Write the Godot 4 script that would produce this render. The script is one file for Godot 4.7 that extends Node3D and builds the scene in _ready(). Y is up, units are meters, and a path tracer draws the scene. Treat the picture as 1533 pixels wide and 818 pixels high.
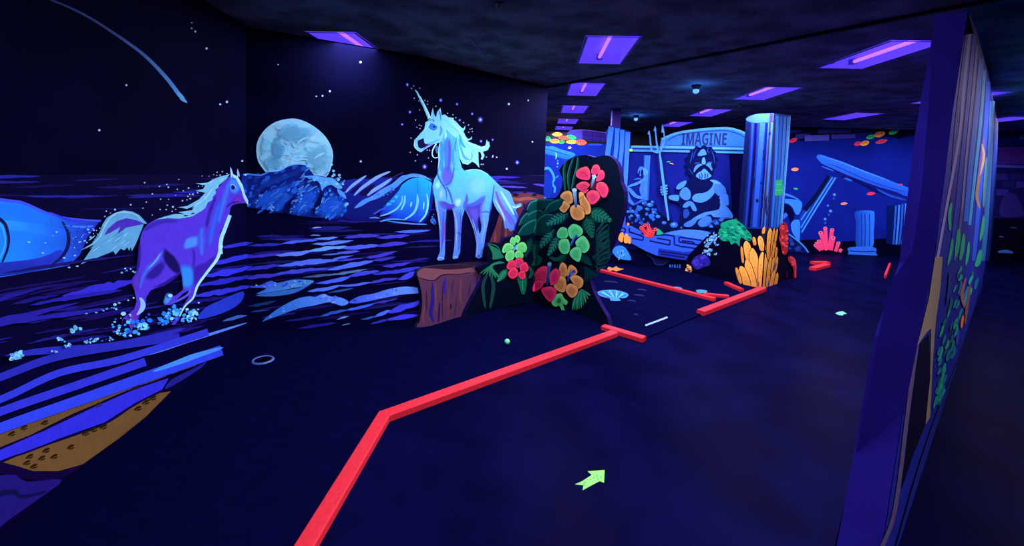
extends Node3D
# A blacklight mini golf room: painted walls, cut-out scenery boards, red lumber rails, violet troffers.
# Ground plan in metres: x to the right, depth d away from the camera is -z. Outlines of the paintings were
# traced on the photograph; every traced point is carried to the wall, board or floor that it is painted on.

const EYE := Vector3(0, 1.5, 0)
const FOCAL := 650.0
const AXIS := Vector2(766, 292)
const CEIL := 2.57
const TUBE_TINT := Vector3(0.72, 0.58, 1.0)     # colour of the violet tubes' light
const PAINT_GAIN := 0.78

var eye_basis: Basis
var pigment := 1.0                      # how rich the paint of the current figure is
var rng := RandomNumberGenerator.new()
var used_names := {}
var mats := {}

# ---------------------------------------------------------------- bookkeeping
func numbered(called: String) -> String:
	var k: int = used_names.get(called, 0)
	used_names[called] = k + 1
	return called if k == 0 else "%s_%03d" % [called, k]

func tag(o: Node, label: String, category: String, group := "") -> Node:
	o.set_meta("label", label)
	o.set_meta("category", category)
	if group != "":
		o.set_meta("group", group)
	return o

func base(called: String, at: Vector3, label: String, category: String, group := "") -> Node3D:
	var o := Node3D.new()
	o.name = numbered(called)
	add_child(o)
	o.position = at
	tag(o, label, category, group)
	return o

func structure(called: String, mesh: Mesh, m: Material) -> MeshInstance3D:
	var o := MeshInstance3D.new()
	o.name = numbered(called)
	o.mesh = mesh
	o.material_override = m
	o.set_meta("kind", "structure")
	add_child(o)
	return o

func piece(called: String, mesh: Mesh, m: Material, parent: Node, at := Vector3.ZERO) -> MeshInstance3D:
	var o := MeshInstance3D.new()
	o.name = called
	o.mesh = mesh
	o.material_override = m
	o.position = at
	parent.add_child(o, true)
	return o

# ---------------------------------------------------------------- colours and materials
func hue(hex: String) -> Color:          # paint colour as seen under the tubes -> its own linear reflectance
	var c := Color.html(hex).srgb_to_linear()
	var v := Vector3(c.r / TUBE_TINT.x, c.g / TUBE_TINT.y, c.b / TUBE_TINT.z) * PAINT_GAIN * pigment
	var k := lerpf(1.0, minf(1.0, 0.92 / maxf(v[v.max_axis_index()], 0.001)), 0.6)
	return Color(minf(v.x * k, 0.92), minf(v.y * k, 0.92), minf(v.z * k, 0.92))

func flat_mat(hex: String, rough := 0.8, spec := 0.4) -> StandardMaterial3D:
	var m := StandardMaterial3D.new()
	m.albedo_color = hue(hex).linear_to_srgb()
	m.roughness = rough
	m.metallic_specular = spec
	return m

func grain(a: Color, b: Color, freq: float, seed_: int, size := 512) -> NoiseTexture2D:
	var n := FastNoiseLite.new()
	n.seed = seed_
	n.frequency = freq
	n.fractal_octaves = 5
	var t := NoiseTexture2D.new()
	t.width = size
	t.height = size
	t.seamless = true
	t.noise = n
	var g := Gradient.new()
	g.offsets = PackedFloat32Array([0.25, 0.75])
	g.colors = PackedColorArray([a, b])
	t.color_ramp = g
	return t

func grain_mat(hex: String, low: float, freq: float, tile: float, rough: float, spec := 0.4, seed_ := 3) -> StandardMaterial3D:
	var m := flat_mat(hex, rough, spec)
	m.albedo_texture = grain(Color(low, low, low), Color.WHITE, freq, seed_)
	m.uv1_triplanar = true
	m.uv1_world_triplanar = true
	m.uv1_scale = Vector3.ONE * tile
	return m

# ---------------------------------------------------------------- plain shapes
func quad(st: SurfaceTool, a: Vector3, b: Vector3, c: Vector3, d: Vector3) -> void:
	var n := (c - a).cross(b - a).normalized()
	for v in [a, b, c, a, c, d]:
		st.set_normal(n)
		st.add_vertex(v)

func new_st() -> SurfaceTool:
	var st := SurfaceTool.new()
	st.begin(Mesh.PRIMITIVE_TRIANGLES)
	return st

# a bar between two plan points with a chamfered top; w = width, h = height, ends cut by the given vectors
func bar_mesh(a: Vector3, b: Vector3, w: float, h: float, cut_a := Vector3.ZERO, cut_b := Vector3.ZERO, ch := 0.006) -> ArrayMesh:
	var st := new_st()
	var d := (b - a).normalized()
	var s := d.cross(Vector3.UP).normalized()
	var prof := [Vector2(-w / 2, 0), Vector2(-w / 2, h - ch), Vector2(-w / 2 + ch, h), Vector2(w / 2 - ch, h), Vector2(w / 2, h - ch), Vector2(w / 2, 0)]
	var ra := []
	var rb := []
	for p in prof:
		ra.append(a + (s * p.x if cut_a == Vector3.ZERO else cut_a * p.x) + Vector3.UP * p.y)
		rb.append(b + (s * p.x if cut_b == Vector3.ZERO else cut_b * p.x) + Vector3.UP * p.y)
	for i in 6:
		var j := (i + 1) % 6
		quad(st, ra[i], rb[i], rb[j], ra[j])
	for k in [[0, 1, 2, 3], [0, 3, 4, 5]]:
		quad(st, ra[k[0]], ra[k[1]], ra[k[2]], ra[k[3]])
		quad(st, rb[k[3]], rb[k[2]], rb[k[1]], rb[k[0]])
	return st.commit()

# upright slab over a plan polyline edge: a -> b, thickness t to the far side, from y0 to y1
func slab_mesh(a: Vector2, b: Vector2, t: float, y0: float, y1: float, away: Vector2) -> ArrayMesh:
	var st := new_st()
	var o := away.normalized() * t
	var q := [a, b, b + o, a + o]
	prism(st, PackedVector2Array(q), y0, y1)
	return st.commit()

func prism(st: SurfaceTool, plan: PackedVector2Array, y0: float, y1: float) -> void:   # plan points are (x, depth)
	var p := plan
	if Geometry2D.is_polygon_clockwise(p):
		p = p.duplicate()
		p.reverse()
	var tri := Geometry2D.triangulate_polygon(p)
	for y in [y1, y0]:
		var n := Vector3.UP if y == y1 else Vector3.DOWN
		for k in range(0, tri.size(), 3):
			var v := []
			for i in 3:
				var q: Vector2 = p[tri[k + i]]
				v.append(Vector3(q.x, y, -q.y))
			if (v[1] - v[0]).cross(v[2] - v[0]).dot(n) > 0:
				v.reverse()
			for w in v:
				st.set_normal(n)
				st.add_vertex(w)
	for i in p.size():
		var a := p[i]
		var b := p[(i + 1) % p.size()]
		quad(st, Vector3(a.x, y0, -a.y), Vector3(a.x, y1, -a.y), Vector3(b.x, y1, -b.y), Vector3(b.x, y0, -b.y))

func lathe(st: SurfaceTool, prof: Array, n: int) -> void:
	for i in n:
		var a0 := TAU * i / n
		var a1 := TAU * (i + 1) / n
		for k in prof.size() - 1:
			var p: Vector2 = prof[k]
			var q: Vector2 = prof[k + 1]
			quad(st, Vector3(cos(a0) * p.x, p.y, sin(a0) * p.x), Vector3(cos(a1) * p.x, p.y, sin(a1) * p.x), Vector3(cos(a1) * q.x, q.y, sin(a1) * q.x), Vector3(cos(a0) * q.x, q.y, sin(a0) * q.x))

# ---------------------------------------------------------------- tracing: photograph point -> point on a surface
func ray(p: Vector2) -> Vector3:
	return eye_basis * Vector3((p.x - AXIS.x) / FOCAL, -(p.y - AXIS.y) / FOCAL, -1)

func seen_at(v: Vector3) -> Vector2:
	var q := eye_basis.inverse() * (v - EYE)
	return Vector2(AXIS.x + FOCAL * q.x / -q.z, AXIS.y - FOCAL * q.y / -q.z)

func upright(a: Vector2, b: Vector2, clip := PackedVector2Array()) -> Dictionary:   # vertical plane through two plan points
	var u := Vector3(b.x - a.x, 0, -(b.y - a.y)).normalized()
	var n := u.cross(Vector3.UP).normalized()
	var o := Vector3(a.x, 0, -a.y)
	if n.dot(EYE - o) < 0:
		n = -n
	return {"o": o, "n": n, "clip": clip}

func level(y: float) -> Dictionary:
	return {"o": Vector3(0, y, 0), "n": Vector3.UP, "clip": PackedVector2Array()}

func hit(face: Dictionary, p: Vector2) -> Vector3:
	var r := ray(p)
	return EYE + r * ((face.o - EYE).dot(face.n) / r.dot(face.n))

func edge_line(at: Vector2) -> Array:     # where a vertical edge of the plan is seen
	return [seen_at(Vector3(at.x, 4.5, -at.y)), seen_at(Vector3(at.x, -1.5, -at.y))]

func between(l: Array, r: Array) -> PackedVector2Array:
	return PackedVector2Array([l[0], r[0], r[1], l[1]])

# ---------------------------------------------------------------- the painter
var view_o := Vector2.ZERO
var view_s := 1.0
var faces: Array = []
var brush: SurfaceTool
var brush_empty := true
var lift := 0.0
var fig: Node3D
var fig_at := Vector3.ZERO
var paint: StandardMaterial3D
var sprayed: StandardMaterial3D

func view(x: float, y: float, s: float) -> void:
	view_o = Vector2(x, y)
	view_s = s

func P(a: Array) -> PackedVector2Array:
	var r := PackedVector2Array()
	for i in range(0, a.size(), 2):
		r.append(view_o + Vector2(a[i], a[i + 1]) * view_s)
	return r

func soft(p: PackedVector2Array, n := 3) -> PackedVector2Array:    # closed Catmull-Rom
	var r := PackedVector2Array()
	var k := p.size()
	for i in k:
		for j in n:
			r.append(p[i].cubic_interpolate(p[(i + 1) % k], p[(i - 1 + k) % k], p[(i + 2) % k], float(j) / n))
	return r

func curve(p: PackedVector2Array, n := 5) -> PackedVector2Array:   # open Catmull-Rom
	var r := PackedVector2Array()
	for i in p.size() - 1:
		for j in n:
			r.append(p[i].cubic_interpolate(p[i + 1], p[maxi(i - 1, 0)], p[mini(i + 2, p.size() - 1)], float(j) / n))
	r.append(p[-1])
	return r

func figure(on: Array, called: String, label: String, category: String, foot: Vector2, group := "", start_lift := 0.001) -> Node3D:
	faces = on
	fig_at = hit(on[0], foot)
	fig = base(called, fig_at, label, category, group)
	lift = start_lift
	start()
	return fig

func start() -> void:
	brush = new_st()
	brush_empty = true

var each := ""                          # when set, every laid shape becomes a part of that name
var each_parent: Node = null

func heap(called: String) -> void:        # many dabs too small to pick apart
	var o := done(called)
	if o:
		o.set_meta("kind", "stuff")

func done(called: String, parent: Node = null, m: Material = null) -> MeshInstance3D:
	if brush_empty:
		start()
		return null
	var o := piece(called, brush.commit(), m if m else paint, parent if parent else fig)
	start()
	return o

func lay(poly: PackedVector2Array, c0: Color, grad: Array = []) -> void:
	lift += 0.00005
	for face in faces:
		var parts: Array = [poly]
		if not face.clip.is_empty():
			parts = Geometry2D.intersect_polygons(poly, face.clip)
		for part in parts:
			var tri := Geometry2D.triangulate_polygon(part)
			if tri.is_empty():
				continue
			brush_empty = false
			var n: Vector3 = face.n
			for k in range(0, tri.size(), 3):
				var v := [hit(face, part[tri[k]]), hit(face, part[tri[k + 1]]), hit(face, part[tri[k + 2]])]
				var ix := [0, 1, 2]
				if (v[1] - v[0]).cross(v[2] - v[0]).dot(n) > 0:
					ix = [0, 2, 1]
				for i in ix:
					var q: Vector2 = part[tri[k + i]]
					var c := c0
					if grad.size():
						var d: Vector2 = grad[2] - grad[1]
						c = c0.lerp(grad[0], clampf((q - grad[1]).dot(d) / d.length_squared(), 0, 1))
					brush.set_normal(n)
					brush.set_color(c)
					brush.add_vertex(v[i] + n * lift - fig_at)
	if each != "":
		done(each, each_parent)

func shape(a: Array, hex: String, smooth := true, to := "", g: Array = []) -> void:   # g: x0, y0, x1, y1 of the blend to the second colour
	var p := P(a)
	if smooth:
		p = soft(p)
	if to != "":
		var q := P(g)
		lay(p, hue(hex), [hue(to), q[0], q[1]])
	else:
		lay(p, hue(hex))

# brush stroke along a polyline, thick in the middle (or from w0 to w1 when w1 >= 0)
func stroke(a: Array, w0: float, hex: String, w1 := -1.0, to := "") -> void:
	var p := curve(P(a), 5)
	var left := PackedVector2Array()
	var right := PackedVector2Array()
	for i in p.size():
		var t := float(i) / (p.size() - 1)
		var w := w0 * sqrt(maxf(sin(PI * t), 0.0)) if w1 < 0 else lerpf(w0, w1, t)
		w = maxf(w * view_s, 0.15) * 0.5
		var d := (p[mini(i + 1, p.size() - 1)] - p[maxi(i - 1, 0)]).normalized()
		left.append(p[i] + d.orthogonal() * w)
		right.append(p[i] - d.orthogonal() * w)
	right.reverse()
	left.append_array(right)
	if Geometry2D.triangulate_polygon(left).is_empty():
		return
	if to != "":
		lay(left, hue(hex), [hue(to), p[0], p[-1]])
	else:
		lay(left, hue(hex))

# airbrushed patch and stroke: full colour inside, thinning to nothing at the rim
func face_for(c: Vector2) -> Dictionary:
	for f in faces:
		if f.clip.is_empty() or Geometry2D.is_point_in_polygon(c, f.clip):
			return f
	return faces[0]

func spray_tri(f: Dictionary, q: Array, c: Array) -> void:
	var v := [hit(f, q[0]), hit(f, q[1]), hit(f, q[2])]
	var ix := [0, 1, 2]
	if (v[1] - v[0]).cross(v[2] - v[0]).dot(f.n) > 0:
		ix = [0, 2, 1]
	for i in ix:
		brush.set_normal(f.n)
		brush.set_color(c[i])
		brush.add_vertex(v[i] + f.n * lift - fig_at)
	brush_empty = false

func mist(a: Array, hex: String, strength := 0.9, core := 0.45) -> void:
	var p := soft(P(a), 3)
	var mid := Vector2.ZERO
	for q in p:
		mid += q / p.size()
	var f := face_for(mid)
	lift += 0.00005
	var c := hue(hex)
	var full := Color(c.r, c.g, c.b, strength)
	var none := Color(c.r, c.g, c.b, 0.0)
	for i in p.size():
		var j := (i + 1) % p.size()
		var ci := mid + (p[i] - mid) * core
		var cj := mid + (p[j] - mid) * core
		spray_tri(f, [mid, ci, cj], [full, full, full])
		spray_tri(f, [ci, p[i], p[j]], [full, none, none])
		spray_tri(f, [ci, p[j], cj], [full, none, full])
	done(each if each != "" else "airbrush", each_parent, sprayed)

func sweep(a: Array, w: float, hex: String, strength := 0.9) -> void:
	var p := curve(P(a), 5)
	var f := face_for(p[p.size() / 2])
	lift += 0.00005
	var c := hue(hex)
	var none := Color(c.r, c.g, c.b, 0.0)
	var last := []
	for i in p.size():
		var t := float(i) / (p.size() - 1)
		var d := (p[mini(i + 1, p.size() - 1)] - p[maxi(i - 1, 0)]).normalized()
		var h := d.orthogonal() * (w * view_s * 0.5 * maxf(pow(sin(PI * t), 0.4), 0.05))
		var now := [p[i] + h, p[i], p[i] - h, Color(c.r, c.g, c.b, strength * minf(1.0, sin(PI * t) * 3.0))]
		if i > 0:
			for k in 2:
				var s := k * 2
				spray_tri(f, [last[1], last[s], now[s]], [last[3], none, none])
				spray_tri(f, [last[1], now[s], now[1]], [last[3], none, now[3]])
		last = now
	done(each if each != "" else "airbrush", each_parent, sprayed)

# ragged leaf-shaped dash of sea paint
func dash(x0: float, y0: float, x1: float, y1: float, w: float, hex: String, to := "") -> void:
	var q := P([x0, y0, x1, y1])
	var d := q[1] - q[0]
	var nn := d.orthogonal().normalized() * -signf(d.x if d.x != 0 else 1.0)
	var n := int(clampf(d.length() / 7.0, 5, 16))
	var top := PackedVector2Array()
	var bot := PackedVector2Array()
	var bend := rng.randf_range(-0.25, 0.25) * w * view_s
	for i in n + 1:
		var t := float(i) / n
		var e := pow(sin(PI * clampf(t, 0.001, 0.999)), 0.6) * w * view_s * 0.5
		var c := q[0] + d * t + nn * bend * sin(PI * t)
		top.append(c + nn * e * rng.randf_range(0.55, 1.1))
		bot.append(c - nn * e * rng.randf_range(0.55, 1.1))
	bot.reverse()
	top.append_array(bot)
	if to != "":
		lay(top, hue(hex), [hue(to), q[0], q[1]])
	else:
		lay(top, hue(hex))

func dot(x: float, y: float, r: float, hex: String, squash := 1.0) -> void:
	var c := P([x, y])[0]
	var p := PackedVector2Array()
	for i in 8:
		p.append(c + Vector2(cos(TAU * i / 8), sin(TAU * i / 8) * squash) * r * view_s)
	lay(p, hue(hex))

# dabs of paint scattered inside an outline
func dabs(a: Array, n: int, r0: float, r1: float, hexes: Array, squash := 0.7, turn := 0.0) -> void:
	var p := P(a)
	var box := Rect2(p[0], Vector2.ZERO)
	for q in p:
		box = box.expand(q)
	for k in n:
		var c := box.position + Vector2(rng.randf(), rng.randf()) * box.size
		if not Geometry2D.is_point_in_polygon(c, p):
			continue
		var r := rng.randf_range(r0, r1) * view_s
		var b := PackedVector2Array()
		for i in 7:
			var e := r * rng.randf_range(0.6, 1.2)
			b.append(c + Vector2(cos(TAU * i / 7) * e, sin(TAU * i / 7) * e * squash).rotated(turn))
		lay(b, hue(hexes[rng.randi() % hexes.size()]))

# a cut-out board: traced outline, real thickness behind its painted face
func board(called: String, a: PackedVector2Array, thick: float, face_hex: String, edge: Material) -> void:
	lay(a, hue(face_hex))
	done(called)
	var st := new_st()
	for face in faces:
		var parts: Array = [a]
		if not face.clip.is_empty():
			parts = Geometry2D.intersect_polygons(a, face.clip)
		for part in parts:
			var pts := []
			for q in part:
				pts.append(hit(face, q) + face.n * (lift - 0.0003) - fig_at)
			var back: Vector3 = face.n * -thick
			var tri := Geometry2D.triangulate_polygon(part)
			for k in range(0, tri.size(), 3):
				var v := [pts[tri[k]], pts[tri[k + 1]], pts[tri[k + 2]]]
				if (v[1] - v[0]).cross(v[2] - v[0]).dot(-face.n) > 0:
					v.reverse()
				for w in v:
					st.set_normal(-face.n)
					st.add_vertex(w + back)
			var flip := Geometry2D.is_polygon_clockwise(part)
			for i in pts.size():
				var p: Vector3 = pts[i]
				var q: Vector3 = pts[(i + 1) % pts.size()]
				if flip:
					quad(st, p, q, q + back, p + back)
				else:
					quad(st, q, p, p + back, q + back)
	piece("board_edge", st.commit(), edge, fig)

# ---------------------------------------------------------------- plan of the room
const W0 := Vector2(-2.40, 3.40)      # corner of the horse wall and the moon wall
const W1 := Vector2(-1.20, 4.22)      # the moon wall bends
const W2 := Vector2(0.05, 5.62)       # the moon wall ends
const A0 := Vector2(-1.94, 0.5)
const BUSH_IN := Vector2(-0.03, 5.42)
const BUSH_OUT := Vector2(0.68, 4.20)
const SEA_A := Vector2(0.86, 7.30)    # sea god partition
const SEA_B := Vector2(3.30, 7.02)
const REEF_A := Vector2(2.28, 6.96)
const REEF_C := Vector2(3.07, 6.06)
const REEF_B := Vector2(3.97, 6.88)
const FIX_W := 0.44
const FIX_L := 0.90

var face_horse: Dictionary
var sea_walls: Array
var lamp_spots := [[0.31, 1.67], [-1.98, 3.5], [0.31, 3.5], [2.58, 3.5], [0.31, 5.33], [2.58, 5.33], [4.86, 5.33], [0.31, 7.16], [2.58, 7.16], [4.86, 7.16], [0.31, 8.99], [2.58, 8.99], [0.31, 10.5], [7.13, 5.33], [7.13, 7.16], [4.86, 3.5], [0.31, -0.5], [2.58, -0.5]]
var ctrl := [[-1.95, 0.3, 0.0], [-2.05, 1.2, 0.0], [-2.25, 2.4, 0.03], [-2.34, 3.03, 0.045], [-2.40, 3.40, 0.05], [-2.02, 3.66, 0.006], [-1.64, 3.92, -0.042], [-1.32, 4.14, -0.09], [-1.1, 4.33, -0.13], [-0.8, 4.67, -0.115], [-0.06, 5.48, -0.165], [0.68, 4.2, 0.0], [0.74, 4.08, 0.0], [0.35, 3.65, 0.0], [0.0, 3.28, 0.0], [-0.4, 2.87, 0.0], [-0.86, 2.43, 0.0], [-0.87, 1.9, 0.0], [-0.86, 1.4, 0.0], [-0.85, 0.0, 0.0]]

func green_height(x: float, d: float) -> float:
	var s := 0.0
	var w := 0.0
	for c in ctrl:
		var k := 1.0 / pow(0.01 + (x - c[0]) ** 2 + (d - c[1]) ** 2, 1.5)
		s += k * c[2]
		w += k
	return s / w

func troffer(x: float, d: float, k: int) -> void:
	var t := base("ceiling_troffer", Vector3(x + FIX_W / 2, CEIL, -(d + FIX_L / 2)), LAMP_WORDS[k], "ceiling light", "violet blacklight troffers in the ceiling")
	var hw := FIX_W / 2
	var hl := FIX_L / 2
	var deep := 0.10
	var st := new_st()
	quad(st, Vector3(-hw, deep, -hl), Vector3(hw, deep, -hl), Vector3(hw, deep, hl), Vector3(-hw, deep, hl))
	for s in [-1, 1]:
		quad(st, Vector3(s * hw, deep, -hl), Vector3(s * hw, deep, hl), Vector3(s * (hw - 0.02), 0, hl), Vector3(s * (hw - 0.02), 0, -hl))
		quad(st, Vector3(-hw, deep, s * hl), Vector3(hw, deep, s * hl), Vector3(hw, 0, s * (hl - 0.01)), Vector3(-hw, 0, s * (hl - 0.01)))
		quad(st, Vector3(s * hw * 0.5 - 0.03, deep - 0.002, -hl), Vector3(s * hw * 0.5 + 0.03, deep - 0.03, -hl), Vector3(s * hw * 0.5 + 0.03, deep - 0.03, hl), Vector3(s * hw * 0.5 - 0.03, deep - 0.002, hl))
	piece("reflector_pan", st.commit(), mats.pan, t)
	st = new_st()
	for s in [-1, 1]:
		quad(st, Vector3(s * hw, 0.001, -hl), Vector3(s * hw, -0.006, hl), Vector3(s * (hw - 0.022), -0.006, hl), Vector3(s * (hw - 0.022), -0.006, -hl))
		quad(st, Vector3(-hw, -0.006, s * hl), Vector3(hw, -0.006, s * hl), Vector3(hw, -0.006, s * (hl - 0.022)), Vector3(-hw, -0.006, s * (hl - 0.022)))
	piece("frame", st.commit(), mats.pan_frame, t)
	var cyl := CylinderMesh.new()
	cyl.top_radius = 0.016
	cyl.bottom_radius = 0.016
	cyl.height = FIX_L - 0.1
	cyl.radial_segments = 14
	for s in ([-1, 1] if absf(x - 2.58) < 0.1 and d < 4.0 else [0]):
		var tube := piece("blacklight_tube", cyl, mats.tube, t, Vector3(s * 0.10, 0.055, 0))
		tube.rotation.x = PI / 2
		for e in [-1, 1]:
			var box := BoxMesh.new()
			box.size = Vector3(0.05, 0.045, 0.05)
			piece("lamp_holder", box, mats.pan_frame, t, Vector3(s * 0.10, 0.06, e * (hl - 0.03)))
	var l := AreaLight3D.new()
	l.name = "tube_light"
	l.area_size = Vector2(FIX_W - 0.06, FIX_L - 0.06)
	if x < -1.0 and d > 3.0:                       # most of this one lies above the wall
		l.area_size = Vector2(0.30, 0.50)
	l.light_color = Color(TUBE_TINT.x, TUBE_TINT.y, TUBE_TINT.z).linear_to_srgb()
	l.light_energy = LAMP_POWER * l.area_size.x * l.area_size.y / 0.319
	if x < -1.0 and d > 3.0:
		l.light_energy *= 0.6
	l.area_range = 20.0
	l.shadow_enabled = true
	l.rotation.x = -PI / 2
	l.position.y = -0.01
	if x < -1.0 and d > 3.0:
		l.position = Vector3(0.06, -0.01, 0.19)
	t.add_child(l)

const LAMP_POWER := 11.5
const LAMP_WORDS := [
	"blacklight troffer above the red rail's bend", "violet troffer cut off by the top of the moon wall",
	"violet troffer with one open reflector ahead of the ceiling seam", "broad violet troffer with ribbed reflector beside the striped panel's top", "violet troffer beyond the ceiling seam by the unicorn wall's end",
	"violet troffer above the fluted column's top", "violet troffer half hidden behind the striped panel", "small violet troffer in the back aisle past the unicorn wall",
	"violet troffer behind and above the pediment", "flat violet troffer above the painted bricks of the back wall", "dim violet troffer far down the back aisle",
	"violet troffer behind the trident tips", "farthest violet troffer at the end of the back aisle", "violet troffer over the far side room", "violet troffer over the far side room's brick mural",
	"blacklight troffer over the striped panel",
	"blacklight troffer behind the red rail", "blacklight troffer over the walkway's start"]

func _ready() -> void:
	rng.seed = 77
	eye_basis = Basis.from_euler(Vector3(-deg_to_rad(3.35), deg_to_rad(3.7), 0.035), EULER_ORDER_YXZ)
	var cam := Camera3D.new()
	cam.name = "camera"
	add_child(cam)
	cam.transform = Transform3D(eye_basis, EYE)
	cam.projection = Camera3D.PROJECTION_FRUSTUM
	cam.near = 0.05
	cam.far = 60.0
	cam.size = 818.0 / FOCAL * cam.near
	cam.frustum_offset = Vector2((766.5 - AXIS.x) / FOCAL, -(409.0 - AXIS.y) / FOCAL) * cam.near
	cam.current = true

	var e := Environment.new()
	e.background_mode = Environment.BG_COLOR
	e.background_color = Color(0.0, 0.0, 0.0)
	e.tonemap_mode = Environment.TONE_MAPPER_LINEAR
	e.tonemap_exposure = 1.0
	e.sdfgi_enabled = true
	e.ssao_enabled = true
	e.ssil_enabled = true
	var we := WorldEnvironment.new()
	we.name = "environment"
	we.environment = e
	add_child(we)

	make_materials()
	for i in lamp_spots.size():
		troffer(lamp_spots[i][0], lamp_spots[i][1], i)
	build_room()
	build_rails()
	pigment = 1.2
	paint_sea_walls()
	pigment = 1.0
	paint_unicorn_corner()
	pigment = 1.1
	paint_bush()
	pigment = 1.0
	paint_sea_god()
	pigment = 0.8
	paint_reef()
	pigment = 1.0
	paint_back_wall()
	pigment = 0.8
	build_striped_panel()
	pigment = 1.0
	build_side_room()
	build_floor_things()

func make_materials() -> void:
	paint = StandardMaterial3D.new()
	paint.vertex_color_use_as_albedo = true
	paint.roughness = 0.75
	paint.metallic_specular = 0.15
	paint.albedo_texture = grain(Color(0.95, 0.95, 0.95), Color.WHITE, 0.02, 11)
	paint.uv1_triplanar = true
	paint.uv1_world_triplanar = true
	paint.uv1_scale = Vector3.ONE * 1.3
	sprayed = paint.duplicate()
	sprayed.transparency = BaseMaterial3D.TRANSPARENCY_ALPHA
	mats.wall = grain_mat("030425", 0.8, 0.008, 0.35, 0.8, 0.08, 5)
	mats.ceiling = grain_mat("7c82a8", 0.7, 0.01, 0.5, 0.9, 0.2, 6)
	mats.walk = grain_mat("04042a", 0.8, 0.006, 0.45, 0.38, 0.03, 7)
	mats.green = grain_mat("030428", 0.9, 0.02, 0.8, 0.9, 0.03, 8)
	mats.blue_wall = grain_mat("0a1884", 0.93, 0.008, 0.4, 0.75, 0.1, 9)
	mats.far_wall = grain_mat("0c0822", 0.6, 0.008, 0.4, 0.8, 0.35, 10)
	mats.post = flat_mat("2a1a78")
	mats.rail = grain_mat("b41e2e", 0.93, 0.05, 1.2, 0.65, 0.25, 12)
	mats.edge = flat_mat("150b44", 0.8, 0.1)
	mats.panel_end = grain_mat("120b58", 0.9, 0.008, 0.5, 0.8, 0.05, 14)
	mats.cup_rim = flat_mat("3a50a0", 0.5)
	mats.ball = flat_mat("58c890", 0.4)
	mats.sprinkler = flat_mat("3a3c50", 0.5)
	mats.blue_bulb = flat_mat("a0c8ff", 0.3)
	mats.blue_bulb.emission_enabled = true
	mats.blue_bulb.emission = Color(0.06, 0.30, 1.0).linear_to_srgb()
	mats.blue_bulb.emission_energy_multiplier = 1.5
	mats.dark_edge = flat_mat("0a0a30")
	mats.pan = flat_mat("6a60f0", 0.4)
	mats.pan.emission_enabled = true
	mats.pan.emission = Color(0.09, 0.04, 0.72).linear_to_srgb()  # emission stands in for tube light reflected by the pan
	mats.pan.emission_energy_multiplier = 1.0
	mats.pan_frame = flat_mat("6a70d0", 0.5)
	mats.tube = flat_mat("f0e0ff", 0.3)
	mats.tube.emission_enabled = true
	mats.tube.emission = Color(0.55, 0.15, 1.0).linear_to_srgb()
	mats.tube.emission_energy_multiplier = 1.15

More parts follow.
